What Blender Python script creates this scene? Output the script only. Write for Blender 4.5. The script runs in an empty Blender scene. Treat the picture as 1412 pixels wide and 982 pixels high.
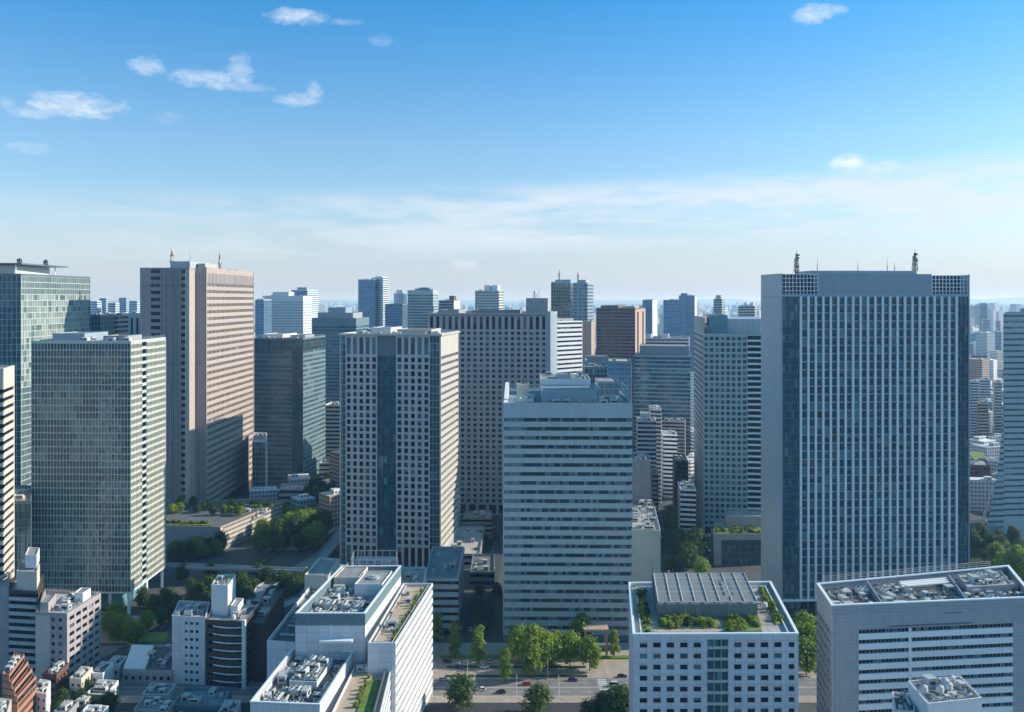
# Downtown towers seen from a high window: everything is built in metres around a viewpoint 170 m up.
EXPO = 0.42; SUN_E = 4.5
SKY_T0 = (1.15, 1.12, 1.24); SKY_TM = (.88, 1.18, 1.34); SKY_T1 = (.29, 1.07, 1.48); SKY_T2 = (.62, 1.42, 1.42); VEIL = (4.3, 5.2, 6.4); CIRR = (6.3, 6.85, 7.6); CLOUDC = (8.0, 8.2, 8.6)
import bpy, math, random
from math import sin, cos, tan, atan, atan2, radians as R, sqrt, pi
rnd = random.Random(11)
S = bpy.context.scene
col = bpy.context.collection
F0, CX, HY, CH = 1223.0, 706.0, 412.0, 170.0     # survey of the view: focal length, centre, horizon, eye height in metres
SUN_AZ, SUN_EL = 10.0, 26.0                       # sun: degrees behind +x, degrees up

def W(px, d): return ((px-CX)*d/F0, d)
def G(px, py, z=0.0):
    return W(px, (CH-z)*F0/(py-HY))
def Zt(py, d): return CH-(py-HY)*d/F0

# ------------------------------------------------------------------ materials
def nd(nt, typ, **kw):
    n = nt.nodes.new(typ)
    for k, v in kw.items():
        if k in n.bl_rna.properties: setattr(n, k, v)
        else: n.inputs[k].default_value = v
    return n
def mth(nt, op, a, b=None, c=None, clamp=False):
    n = nt.nodes.new('ShaderNodeMath'); n.operation = op; n.use_clamp = clamp
    for i, x in enumerate((a, b, c)):
        if x is None: continue
        if isinstance(x, (int, float)): n.inputs[i].default_value = x
        else: nt.links.new(x, n.inputs[i])
    return n.outputs[0]
def mixc(nt, f, a, b, mode='MIX'):
    n = nt.nodes.new('ShaderNodeMix'); n.data_type = 'RGBA'; n.blend_type = mode
    for i, x in ((0, f), (6, a), (7, b)):
        if isinstance(x, (int, float)): n.inputs[i].default_value = x
        elif isinstance(x, (tuple, list)): n.inputs[i].default_value = (*x[:3], 1)
        else: nt.links.new(x, n.inputs[i])
    return n.outputs[2]
def newmat(name):
    m = bpy.data.materials.new(name); m.use_nodes = True
    nt = m.node_tree; nt.nodes.clear()
    out = nt.nodes.new('ShaderNodeOutputMaterial'); b = nt.nodes.new('ShaderNodeBsdfPrincipled')
    nt.links.new(b.outputs[0], out.inputs[0])
    return m, nt, b
def uvw(nt): return nd(nt, 'ShaderNodeUVMap', uv_map='UVMap').outputs[0]
def attr(nt, name='v'):
    return nd(nt, 'ShaderNodeAttribute', attribute_name=name).outputs['Fac']

def wallmat(name, c, rough=.7, joint=None, jdark=.72, stain=.18, spec=.4, metallic=0.0, vvar=.12):
    m, nt, b = newmat(name); uv = uvw(nt)
    mp = nd(nt, 'ShaderNodeMapping'); nt.links.new(uv, mp.inputs[0]); mp.inputs['Scale'].default_value = (.35, .06, 1)
    n1 = nd(nt, 'ShaderNodeTexNoise', Scale=1.0, Detail=5.0, Roughness=.65); nt.links.new(mp.outputs[0], n1.inputs[0])
    n2 = nd(nt, 'ShaderNodeTexNoise', Scale=.9, Detail=6.0, Roughness=.7); nt.links.new(uv, n2.inputs[0])
    f = mth(nt, 'ADD', mth(nt, 'MULTIPLY', n1.outputs[0], .6), mth(nt, 'MULTIPLY', n2.outputs[0], .4))
    f = mth(nt, 'MULTIPLY_ADD', f, stain*3.8, 1-stain*1.9)
    f = mth(nt, 'MULTIPLY', f, mth(nt, 'MULTIPLY_ADD', attr(nt), vvar, 1-vvar/2))
    cc = mixc(nt, 1.0, c, (1, 1, 1), 'MULTIPLY')
    if joint:
        br = nd(nt, 'ShaderNodeTexBrick'); nt.links.new(uv, br.inputs[0])
        br.offset = 0; br.squash = 1
        br.inputs['Scale'].default_value = 1; br.inputs['Brick Width'].default_value = joint[0]; br.inputs['Row Height'].default_value = joint[1]
        br.inputs['Mortar Size'].default_value = joint[2] if len(joint) > 2 else .05
        br.inputs['Color1'].default_value = (1, 1, 1, 1); br.inputs['Color2'].default_value = (.9, .9, .9, 1); br.inputs['Mortar'].default_value = (jdark,)*3+(1,)
        cc = mixc(nt, 1.0, cc, br.outputs[0], 'MULTIPLY')
    vm = nt.nodes.new('ShaderNodeVectorMath'); vm.operation = 'SCALE'
    nt.links.new(cc, vm.inputs[0]); nt.links.new(f, vm.inputs['Scale'])
    nt.links.new(vm.outputs[0], b.inputs['Base Color'])
    b.inputs['Roughness'].default_value = rough; b.inputs['Specular IOR Level'].default_value = spec; b.inputs['Metallic'].default_value = metallic
    return m

def glassmat(name, dark, light, thr=.8, rough=.06, ior=1.5, tilt=.012):
    """window glass over a dark room; v picks paler panes: pale blinds, and painted reflections on some glass; every pane hangs a hair out of true"""
    m, nt, b = newmat(name); v = attr(nt)
    w = nd(nt, 'ShaderNodeTexWhiteNoise', noise_dimensions='1D'); nt.links.new(mth(nt, 'MULTIPLY', v, 977.0), w.inputs['W'])
    a = mth(nt, 'MULTIPLY', mth(nt, 'SUBTRACT', v, thr), 1/(1-thr), clamp=True)
    n = nd(nt, 'ShaderNodeTexNoise', Scale=.11, Detail=3.0); nt.links.new(uvw(nt), n.inputs[0])
    c1 = mixc(nt, mth(nt, 'MULTIPLY', w.outputs[0], n.outputs[0]), dark, tuple(x*2.2 for x in dark))
    c = mixc(nt, mth(nt, 'MULTIPLY', a, .75), c1, light)
    nt.links.new(c, b.inputs['Base Color'])
    b.inputs['Roughness'].default_value = rough; b.inputs['IOR'].default_value = ior
    b.inputs['Specular IOR Level'].default_value = .5
    g = nt.nodes.new('ShaderNodeNewGeometry')
    s1 = nt.nodes.new('ShaderNodeVectorMath'); s1.operation = 'SUBTRACT'; nt.links.new(w.outputs['Color'], s1.inputs[0]); s1.inputs[1].default_value = (.5, .5, .5)
    s2 = nt.nodes.new('ShaderNodeVectorMath'); s2.operation = 'SCALE'; nt.links.new(s1.outputs[0], s2.inputs[0]); s2.inputs['Scale'].default_value = tilt*2
    s3 = nt.nodes.new('ShaderNodeVectorMath'); s3.operation = 'ADD'; nt.links.new(g.outputs['Normal'], s3.inputs[0]); nt.links.new(s2.outputs[0], s3.inputs[1])
    s4 = nt.nodes.new('ShaderNodeVectorMath'); s4.operation = 'NORMALIZE'; nt.links.new(s3.outputs[0], s4.inputs[0])
    nt.links.new(s4.outputs[0], b.inputs['Normal'])
    return m

M = {}
M['brown'] = wallmat('brown_granite', (.47, .385, .33), joint=(1.8, 2.7, .06), stain=.12)
M['brownrib'] = wallmat('brown_ribbed_granite', (.40, .36, .37), joint=(1.5, 60, .25), jdark=.45, stain=.12)
M['beige'] = wallmat('beige_stone', (.52, .48, .43), joint=(2, 4.5, .06), stain=.12)
M['palegrid'] = wallmat('pale_precast', (.57, .56, .55), joint=(3.9, 4.5, .05), stain=.14)
M['stone'] = wallmat('grey_brown_stone', (.46, .42, .40), joint=(2.1, 4.2, .05), stain=.14)
M['white'] = wallmat('white_tile', (.70, .71, .72), joint=(1.5, 1.2, .03), jdark=.85, stain=.16)
M['white2'] = wallmat('white_panel', (.70, .69, .71), joint=(4.2, 3.6, .08), jdark=.6, stain=.15)
M['cream'] = wallmat('cream_render', (.62, .56, .47), stain=.2)
M['bluegrey'] = wallmat('blue_grey_panel', (.46, .53, .52), rough=.4, joint=(1.6, 4.4, .05), stain=.12)
M['silver'] = wallmat('silver_blue_panel', (.34, .42, .48), rough=.35, joint=(1.3, 4.15, .05), jdark=.72, stain=.1)
M['silvertile'] = wallmat('silver_grid_panel', (.38, .42, .45), rough=.4, joint=(1.35, 1.35, .07), jdark=.66, stain=.12)
M['fin'] = wallmat('pale_metal_fin', (.80, .86, .88), rough=.35, stain=.06)
M['mull'] = wallmat('dull_metal_mullion', (.50, .56, .53), rough=.4, stain=.1)
M['sidecream'] = wallmat('pale_green_cream_panel', (.66, .65, .55), rough=.45, stain=.12)
M['bluepanel'] = wallmat('light_blue_panel', (.40, .50, .54), rough=.4, joint=(3.0, 60, .06), jdark=.8, stain=.08)
M['mulldark'] = wallmat('dark_metal_mullion', (.13, .17, .19), rough=.4, stain=.1)
M['greywall'] = wallmat('grey_concrete', (.38, .37, .375), stain=.3, joint=(5, 3.4, .05))
M['pinkwall'] = wallmat('pink_grey_tile', (.42, .37, .37), stain=.2, joint=(2.6, 3.4, .05))
M['darkwall'] = wallmat('dark_brown_tile', (.075, .055, .05), stain=.2)
M['redbrick'] = wallmat('red_brown_brick', (.17, .085, .065), joint=(3, 3.2, .2), jdark=.6, stain=.2)
M['orange'] = wallmat('orange_brown_tile', (.42, .22, .14), stain=.2)
M['purple'] = wallmat('purple_brown_stone', (.20, .135, .125), joint=(2.0, 3.8, .08), stain=.12)
M['tan'] = wallmat('tan_stone', (.5, .36, .27), joint=(2.0, 3.8, .08), stain=.12)
M['teal'] = wallmat('teal_grey_panel', (.16, .235, .265), rough=.5, joint=(2, 4, .06), stain=.15)
M['roof'] = wallmat('grey_roof', (.30, .295, .285), rough=.9, joint=(3.1, 4.3, .05), jdark=.85, stain=.5)
M['roofpale'] = wallmat('pale_roof', (.44, .42, .39), rough=.9, joint=(2.4, 3.1, .05), stain=.5)
M['roofdark'] = wallmat('dark_roof', (.13, .135, .14), rough=.9, stain=.5)
M['roofblue'] = wallmat('blue_grey_roof', (.20, .27, .31), rough=.7, joint=(.9, 40, .08), stain=.3)
M['rooftan'] = wallmat('tan_roof_paving', (.45, .35, .26), rough=.9, stain=.4)
M['unit'] = wallmat('painted_plant_metal', (.55, .56, .55), rough=.5, stain=.35, vvar=.5)
M['unitdark'] = wallmat('dark_plant_metal', (.05, .055, .06), rough=.6, stain=.3, vvar=.5)
M['pipe'] = wallmat('weathered_pipe', (.40, .38, .35), rough=.5, stain=.4)
M['frame'] = wallmat('galvanised_frame', (.45, .46, .46), rough=.5, stain=.25)
M['framedark'] = wallmat('grey_louvre_metal', (.24, .25, .25), rough=.6, stain=.35)
M['blind'] = wallmat('window_blind', (.13, .15, .155), stain=.1, vvar=1.3)
M['red'] = wallmat('red_paint', (.55, .07, .05), stain=.1)
M['whitepaint'] = wallmat('white_paint', (.78, .78, .77), stain=.1)
M['steel'] = wallmat('dark_steel', (.09, .10, .12), stain=.1)
M['trunk'] = wallmat('bark', (.10, .075, .05), rough=.9, stain=.4)
M['paving'] = wallmat('beige_paving', (.42, .35, .29), rough=.9, joint=(1.2, 1.2, .04), stain=.35)
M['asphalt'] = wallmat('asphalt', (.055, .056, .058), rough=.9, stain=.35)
M['asphaltlit'] = wallmat('sunlit_asphalt', (.21, .20, .195), rough=.9, stain=.3)  # sunlit copy of the asphalt, sunshine put into its colour
M['kerb'] = wallmat('kerb_stone', (.42, .41, .39), rough=.9, stain=.2)
M['glass'] = glassmat('window_glass', (.003, .008, .013), (.22, .26, .27), thr=.84, ior=1.4)
M['glassdk'] = glassmat('dark_window_glass', (.002, .006, .010), (.12, .15, .17), thr=.88, ior=1.38)
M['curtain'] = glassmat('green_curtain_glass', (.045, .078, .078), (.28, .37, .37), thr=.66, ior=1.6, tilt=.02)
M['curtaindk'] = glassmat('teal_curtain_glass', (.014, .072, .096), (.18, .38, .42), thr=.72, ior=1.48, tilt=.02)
M['curtainblue'] = glassmat('hazy_blue_curtain_glass', (.035, .14, .28), (.16, .32, .48), thr=.75, ior=1.6, tilt=.02)  # blue glass, brightened so its colour also carries the distance haze
M['band'] = glassmat('ribbon_glass', (.006, .034, .046), (.26, .42, .46), thr=.58, ior=1.5, tilt=.02)
M['curtainpale'] = glassmat('painted_reflection_glass', (.09, .13, .13), (.50, .55, .50), thr=.55, ior=1.7, tilt=.02)  # pale tones paint bright reflections on the sunlit panes into the colour

def leafmat(name, c1, c2):
    m, nt, b = newmat(name); v = attr(nt)
    oi = nt.nodes.new('ShaderNodeObjectInfo')
    f = mth(nt, 'MULTIPLY_ADD', oi.outputs['Random'], .35, mth(nt, 'MULTIPLY', v, .65))
    nt.links.new(mixc(nt, f, c1, c2), b.inputs['Base Color'])
    b.inputs['Roughness'].default_value = .6; b.inputs['Specular IOR Level'].default_value = .25
    tr = nt.nodes.new('ShaderNodeBsdfTranslucent'); nt.links.new(mixc(nt, f, tuple(min(1, x*1.5) for x in c1), tuple(min(1, x*1.6) for x in c2)), tr.inputs[0])
    mx = nt.nodes.new('ShaderNodeMixShader'); mx.inputs[0].default_value = .35
    nt.links.new(b.outputs[0], mx.inputs[1]); nt.links.new(tr.outputs[0], mx.inputs[2])
    nt.links.new(mx.outputs[0], [n for n in nt.nodes if n.type == 'OUTPUT_MATERIAL'][0].inputs[0])
    return m
M['leaf'] = leafmat('green_leaves', (.08, .14, .012), (.32, .43, .05))
M['leafdk'] = leafmat('dark_leaves', (.025, .06, .015), (.10, .16, .03))
M['leafbright'] = leafmat('bright_leaves', (.10, .15, .012), (.34, .40, .05))
def lawnmat():
    m, nt, b = newmat('lawn_turf'); g = nt.nodes.new('ShaderNodeNewGeometry')
    n = nd(nt, 'ShaderNodeTexNoise', Scale=.45, Detail=6.0, Roughness=.75); nt.links.new(g.outputs['Position'], n.inputs[0])
    f = mth(nt, 'MULTIPLY_ADD', n.outputs[0], 3.0, -1.0, clamp=True)
    nt.links.new(mixc(nt, f, (.05, .09, .015), (.24, .33, .05)), b.inputs['Base Color']); b.inputs['Roughness'].default_value = .9
    return m
M['lawn'] = lawnmat()

def citymat():
    m, nt, b = newmat('far_building_mix'); v = attr(nt); uv = uvw(nt)
    cr = nt.nodes.new('ShaderNodeValToRGB'); nt.links.new(v, cr.inputs[0]); cr.color_ramp.interpolation = 'CONSTANT'
    cols = [(.86, .83, .81), (.78, .76, .72), (.58, .60, .63), (.70, .62, .53), (.86, .86, .86), (.38, .43, .48), (.46, .32, .25), (.70, .71, .73), (.22, .32, .42), (.80, .77, .71)]
    e = cr.color_ramp.elements
    e[0].color = (*cols[0], 1); e[1].position = .1; e[1].color = (*cols[1], 1)
    for i in range(2, len(cols)):
        x = e.new(i/len(cols)); x.color = (*cols[i], 1)
    sp = nt.nodes.new('ShaderNodeSeparateXYZ'); nt.links.new(uv, sp.inputs[0])
    k = nd(nt, 'ShaderNodeTexWhiteNoise', noise_dimensions='1D'); nt.links.new(mth(nt, 'MULTIPLY', v, 331.0), k.inputs['W'])
    wx = mth(nt, 'GREATER_THAN', mth(nt, 'FRACT', mth(nt, 'DIVIDE', sp.outputs[0], 2.9)), mth(nt, 'MULTIPLY', k.outputs[0], .55))
    wz = mth(nt, 'GREATER_THAN', mth(nt, 'FRACT', mth(nt, 'DIVIDE', sp.outputs[1], 3.3)), .5)
    g = nt.nodes.new('ShaderNodeNewGeometry'); sn = nt.nodes.new('ShaderNodeSeparateXYZ'); nt.links.new(g.outputs['True Normal'], sn.inputs[0])
    side = mth(nt, 'LESS_THAN', sn.outputs[2], .5)
    win = mth(nt, 'MULTIPLY', mth(nt, 'MULTIPLY', wx, wz), mth(nt, 'MULTIPLY', side, .85))
    n2 = nd(nt, 'ShaderNodeTexNoise', Scale=.3, Detail=5.0, Roughness=.7); nt.links.new(uv, n2.inputs[0])
    rf = mixc(nt, n2.outputs[0], (.42, .41, .40), (.82, .81, .79))
    c0 = mixc(nt, side, mixc(nt, .45, rf, cr.outputs[0]), cr.outputs[0])
    nt.links.new(mixc(nt, win, c0, (.03, .045, .06)), b.inputs['Base Color'])
    nt.links.new(mth(nt, 'MULTIPLY_ADD', win, -.6, .75), b.inputs['Roughness'])
    return m
M['city'] = citymat()

# ------------------------------------------------------------------ mesh builder
class MB:
    def __init__(s): s.v = []; s.f = []; s.uv = []; s.a = []; s.m = []
    def face(s, pts, uvs, a=None, m=0):
        i = len(s.v); s.v += pts; s.f.append(tuple(range(i, i+len(pts)))); s.uv += uvs
        s.a.append(rnd.random() if a is None else a); s.m.append(m)
    def box(s, fr, u0, u1, z0, z1, n0, n1, a=None, m=0, bottom=True, back=True):
        if u1 <= u0 or z1 <= z0: return
        P = fr.p; a = rnd.random() if a is None else a
        A, B, C, D = P(u0, z0, n1), P(u1, z0, n1), P(u1, z1, n1), P(u0, z1, n1)
        E, F, H, K = P(u0, z0, n0), P(u1, z0, n0), P(u1, z1, n0), P(u0, z1, n0)
        s.face([A, B, C, D], [(u0, z0), (u1, z0), (u1, z1), (u0, z1)], a, m)
        if back: s.face([F, E, K, H], [(u1, z0), (u0, z0), (u0, z1), (u1, z1)], a, m)
        s.face([B, F, H, C], [(n1, z0), (n0, z0), (n0, z1), (n1, z1)], a, m)
        s.face([E, A, D, K], [(n0, z0), (n1, z0), (n1, z1), (n0, z1)], a, m)
        s.face([D, C, H, K], [(u0, n1), (u1, n1), (u1, n0), (u0, n0)], a, m)
        if bottom: s.face([E, F, B, A], [(u0, n0), (u1, n0), (u1, n1), (u0, n1)], a, m)
    def prism(s, poly, z0, z1, a=None, m=0, top=True, bottom=False):
        a = rnd.random() if a is None else a; u = 0
        for i in range(len(poly)):
            p, q = poly[i], poly[(i+1) % len(poly)]; L = math.dist(p, q)
            s.face([(*p, z0), (*q, z0), (*q, z1), (*p, z1)], [(u, z0), (u+L, z0), (u+L, z1), (u, z1)], a, m); u += L
        if top: s.face([(*p, z1) for p in poly], [p for p in poly], a, m)
        if bottom: s.face([(*p, z0) for p in poly[::-1]], [p for p in poly[::-1]], a, m)
    def ring(s, poly, z0, z1, t, a=None, m=0, inner=True):
        a = rnd.random() if a is None else a; inn = inset(poly, t); u = 0; n = len(poly)
        for i in range(n):
            p, q, pi_, qi = poly[i], poly[(i+1) % n], inn[i], inn[(i+1) % n]; L = math.dist(p, q)
            s.face([(*p, z0), (*q, z0), (*q, z1), (*p, z1)], [(u, z0), (u+L, z0), (u+L, z1), (u, z1)], a, m)
            s.face([(*p, z1), (*q, z1), (*qi, z1), (*pi_, z1)], [(u, 0), (u+L, 0), (u+L, t), (u, t)], a, m)
            s.face([(*pi_, z0), (*qi, z0), (*q, z0), (*p, z0)], [(u, t), (u+L, t), (u+L, 0), (u, 0)], a, m)
            if inner: s.face([(*qi, z0), (*pi_, z0), (*pi_, z1), (*qi, z1)], [(u+L, z0), (u, z0), (u, z1), (u+L, z1)], a, m)
            u += L
    def cyl(s, c, r0, r1, z0, z1, n=10, a=None, m=0, cap=True):
        a = rnd.random() if a is None else a
        A = [(c[0]+r0*cos(2*pi*k/n), c[1]+r0*sin(2*pi*k/n), z0) for k in range(n)]
        B = [(c[0]+r1*cos(2*pi*k/n), c[1]+r1*sin(2*pi*k/n), z1) for k in range(n)]
        for k in range(n):
            j = (k+1) % n; u = 2*pi*r0*k/n; w = 2*pi*r0*(k+1)/n
            s.face([A[k], A[j], B[j], B[k]], [(u, z0), (w, z0), (w, z1), (u, z1)], a, m)
        if cap: s.face(B, [(p[0], p[1]) for p in B], a, m)
    def tube(s, p, q, r, n=6, a=None, m=0):
        a = rnd.random() if a is None else a
        d = [q[i]-p[i] for i in range(3)]; L = sqrt(sum(x*x for x in d)) or 1; d = [x/L for x in d]
        up = (0, 0, 1) if abs(d[2]) < .9 else (1, 0, 0)
        e = (d[1]*up[2]-d[2]*up[1], d[2]*up[0]-d[0]*up[2], d[0]*up[1]-d[1]*up[0]); l = sqrt(sum(x*x for x in e)); e = [x/l for x in e]
        g = (e[1]*d[2]-e[2]*d[1], e[2]*d[0]-e[0]*d[2], e[0]*d[1]-e[1]*d[0])
        r1 = r if not isinstance(r, tuple) else r[1]; r0 = r if not isinstance(r, tuple) else r[0]
        A = [tuple(p[i]+r0*(e[i]*cos(2*pi*k/n)+g[i]*sin(2*pi*k/n)) for i in range(3)) for k in range(n)]
        B = [tuple(q[i]+r1*(e[i]*cos(2*pi*k/n)+g[i]*sin(2*pi*k/n)) for i in range(3)) for k in range(n)]
        for k in range(n):
            j = (k+1) % n
            s.face([A[j], A[k], B[k], B[j]], [(k, 0), (k+1, 0), (k+1, L), (k, L)], a, m)
        s.face(A, [(x[0], x[1]) for x in A], a, m); s.face(B[::-1], [(x[0], x[1]) for x in B], a, m)
    def mesh(s, name, mats, off=(0, 0, 0)):
        me = bpy.data.meshes.new(name)
        me.from_pydata([(x-off[0], y-off[1], z-off[2]) for x, y, z in s.v], [], s.f)
        ul = me.uv_layers.new(name='UVMap')
        ul.data.foreach_set('uv', [c for p in s.uv for c in p])
        at = me.attributes.new('v', 'FLOAT', 'FACE'); at.data.foreach_set('value', s.a)
        for m in (mats if isinstance(mats, (list, tuple)) else [mats]): me.materials.append(m)
        if any(s.m): me.polygons.foreach_set('material_index', s.m)
        me.update(); return me
    def obj(s, name, mats, parent=None, off=(0, 0, 0), loc=None):
        o = bpy.data.objects.new(name, s.mesh(name, mats, off)); col.objects.link(o)
        if parent: o.parent = parent
        elif loc is None: o.location = off
        if loc is not None: o.location = loc
        return o

def inset(poly, t):
    n = len(poly); out = []
    for i in range(n):
        a, b, c = poly[i-1], poly[i], poly[(i+1) % n]
        d1 = (b[0]-a[0], b[1]-a[1]); l = math.hypot(*d1); d1 = (d1[0]/l, d1[1]/l)
        d2 = (c[0]-b[0], c[1]-b[1]); l = math.hypot(*d2); d2 = (d2[0]/l, d2[1]/l)
        n1 = (-d1[1], d1[0]); n2 = (-d2[1], d2[0])
        k = 1+n1[0]*n2[0]+n1[1]*n2[1]
        out.append((b[0]+t*(n1[0]+n2[0])/k, b[1]+t*(n1[1]+n2[1])/k))
    return out
class Fr:
    """frame on a vertical face: u along it, z up, n outward"""
    def __init__(s, p, q):
        s.o = p; s.L = math.dist(p, q); s.d = ((q[0]-p[0])/s.L, (q[1]-p[1])/s.L); s.n = (s.d[1], -s.d[0])
    def p(s, u, z, n): return (s.o[0]+s.d[0]*u+s.n[0]*n, s.o[1]+s.d[1]*u+s.n[1]*n, z)

def tag(o, label=None, cat=None, group=None, kind=None):
    for k, v in (('label', label), ('category', cat), ('group', group), ('kind', kind)):
        if v: o[k] = v
    return o
def empty(name, loc, label, cat, group=None, rz=0):
    o = bpy.data.objects.new(name, None); col.objects.link(o); o.location = loc; o.rotation_euler = (0, 0, rz)
    o.empty_display_size = 1
    return tag(o, label, cat, group)
def copy_tree(o, parent=None):
    c = o.copy(); col.objects.link(c)
    if parent: c.parent = parent
    for ch in o.children: copy_tree(ch, c)
    return c
def quad(fl, fr, br, bl): return [fl, fr, br, bl]
def rect(cx, cy, w, d, deg=0):
    c, s = cos(R(deg)), sin(R(deg))
    return [(cx+x*c-y*s, cy+x*s+y*c) for x, y in ((-w/2, -d/2), (w/2, -d/2), (w/2, d/2), (-w/2, d/2))]
def plan(pl, pr, dl, dr, depth, turn=None):
    """front edge seen from column pl at distance dl to column pr at distance dr; sides go back at heading 'turn' (degrees right of +y)"""
    a, b = W(pl, dl), W(pr, dr)
    if turn is None: turn = -math.degrees(atan2(b[1]-a[1], b[0]-a[0]))
    v = (depth*sin(R(turn)), depth*cos(R(turn)))
    return [a, b, (b[0]+v[0], b[1]+v[1]), (a[0]+v[0], a[1]+v[1])]
OCC = []   # (px0, px1, distance, top row) of what stands near, to skip far houses nothing shows of

class Bld:
    def __init__(s, name, label, poly, h, group=None, cat='building', core='glassdk', ins=.5, z0=0, roof='roof', par=1.1, parmat=None, wall='beige', occ=True, decks=True):
        s.poly = poly; s.h = h; s.ins = ins; s.z0 = z0
        s.o = (sum(p[0] for p in poly)/len(poly), sum(p[1] for p in poly)/len(poly), z0)
        s.e = empty(name, s.o, label, cat, group)
        s.wins = []; s.wall = MB(); s.wallmat = M[wall]; s.par = par
        s.inn = inset(poly, ins)
        c = MB(); c.prism(s.inn, z0, h-par-.05, top=False); s.add('core_wall', c, M[core])
        if decks:
            r = MB(); r.face([(*p, h-par) for p in s.inn], [p for p in s.inn]); s.add('roof', r, M[roof])
            g = MB(); g.ring(poly, h-par-.3, h, max(.35, ins+.004)); s.add('parapet', g, M[parmat or wall])
        xs = [CX+F0*p[0]/p[1] for p in poly]; d = min(p[1] for p in poly)
        if occ: OCC.append((min(xs), max(xs), d, HY+(CH-h)*F0/(sum(p[1] for p in poly)/4)))
    def add(s, name, mb, mat, parent=None):
        if not mb.f: return None
        return mb.obj(name, mat if not isinstance(mat, str) else M[mat], parent or s.e, s.o)
    def fr(s, i): return Fr(s.poly[i], s.poly[(i+1) % len(s.poly)])
    def lower(s): return s.h-s.par-.3
    # punched windows: stone piers and sills stand proud of the core, a pane in every opening
    def grid(s, i, nc, fh, wf=.55, hf=.55, z0=None, z1=None, u0=0, u1=None, glass='glass', mat=None, sill=.0, mb=None):
        f = s.fr(i); D = s.ins; z0 = s.z0 if z0 is None else z0; z1 = s.lower() if z1 is None else z1; u1 = f.L if u1 is None else u1
        u0 += .004; u1 -= .004; w = (u1-u0)/nc; nr = max(1, round((z1-z0)/fh)); h = (z1-z0)/nr; own = mb is None and mat is not None
        mb = MB() if own else (mb or s.wall); pw = w*(1-wf)/2; ph = h*(1-hf)
        for c in range(nc+1):
            a = u0+c*w-(pw if c else 0); b = u0+c*w+(pw if c < nc else 0)
            mb.box(f, a, b, z0, z1, -D-.02, 0, a=.5, back=False)
        for r in range(nr+1):
            a = z0+r*h-(ph*.45 if r else -.004); b = z0+r*h+(ph*.55 if r < nr else -.004)
            mb.box(f, u0+.004, u1-.004, a, b, -D-.02, -.06, a=.5, back=False)
        for r in range(nr):
            for c in range(nc):
                s.wins.append((f, u0+c*w+pw, u0+(c+1)*w-pw, z0+r*h+ph*.55, z0+(r+1)*h-ph*.45, glass))
        if own: s.add('facade_grid', mb, mat)
    # ribbon windows: one long strip of glass for every floor
    def bands(s, i, fh, hf=.45, z0=None, z1=None, u0=0, u1=None, glass='band', pane=1.6, mat=None, mull=0.0, depth=None, mullmat='mulldark', vfun=None, single=True):
        f = s.fr(i); D = s.ins; z0 = s.z0 if z0 is None else z0; z1 = s.lower() if z1 is None else z1; u1 = f.L if u1 is None else u1
        u0 += .004; u1 -= .004; nr = max(1, round((z1-z0)/fh)); h = (z1-z0)/nr; mb = MB() if mat else s.wall; np_ = max(1, round((u1-u0)/pane)); pw = (u1-u0)/np_
        many = MB(); base = rnd.random()
        for r in range(nr):
            mb.box(f, u0, u1, z0+r*h, z0+(r+1-hf)*h, -D-.02, 0, back=False)
            st = MB(); run = rnd.random()
            for c in range(np_):
                if rnd.random() < .25: run = rnd.random()
                a, b = u0+c*pw, u0+(c+1)*pw; za, zb = z0+(r+1-hf)*h, z0+(r+1)*h
                t = -D+.10
                st.face([f.p(a, za, t), f.p(b, za, t), f.p(b, zb, t), f.p(a, zb, t)], [(a, za), (b, za), (b, zb), (a, zb)], (run*.8+rnd.random()*.2) if vfun is None else vfun(r, c))
                if mull: st.box(f, b-mull, b, za, zb, t+.002, t+.08, m=1, back=False)
            if nr <= 60 and (single or ((f.n[0]*-f.o[0]+f.n[1]*-f.o[1]) > 0 and f.o[1] < 1250)): s.add('window_band', st, [M[glass], M[mullmat]])
            else:
                for k in range(len(st.f)):
                    many.face([st.v[j] for j in st.f[k]], [st.uv[j] for j in st.f[k]], st.a[k], st.m[k])
        if many.f: tag(s.add('window_bands', many, [M[glass], M[mullmat]]), kind='stuff')
        if mat: s.add('spandrels', mb, mat)
    # curtain wall: glass sheet of single panes behind a mesh of mullions
    def curtain(s, i, pw, fh, z0=None, z1=None, u0=0, u1=None, glass='curtain', mat='mull', mw=.16, md=.25, tw=.35, sub=2, vfun=None, td=.08, name='glazing', base=-.35):
        f = s.fr(i); z0 = s.z0 if z0 is None else z0; z1 = s.lower() if z1 is None else z1; u1 = f.L if u1 is None else u1
        u0 += .004; u1 -= .004; nc = max(1, round((u1-u0)/pw)); w = (u1-u0)/nc; nr = max(1, round((z1-z0)/fh)); h = (z1-z0)/nr
        g = MB(); t = base
        for r in range(nr):
            run = rnd.random()
            for c in range(nc*sub):
                if rnd.random() < .3: run = rnd.random()
                a, b = u0+c*w/sub, u0+(c+1)*w/sub; za, zb = z0+r*h, z0+(r+1)*h
                g.face([f.p(a, za, t), f.p(b, za, t), f.p(b, zb, t), f.p(a, zb, t)], [(a, za), (b, za), (b, zb), (a, zb)], (run*.7+rnd.random()*.3) if vfun is None else vfun(r, c, nr, nc*sub))
        s.add(name, g, M[glass])
        m = MB()
        for c in range(nc+1):
            x = u0+c*w; m.box(f, max(u0, x-mw/2), min(u1, x+mw/2), z0, z1, t, t+.3+md, a=.5, back=False)
        for r in range(nr+1):
            z = z0+r*h; m.box(f, u0+.004, u1-.004, max(z0+.004, z-tw/2), min(z1-.004, z+tw/2), t, t+.3+td-.1, a=.5, back=False)
        s.add('mullions', m, M[mat])
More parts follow.
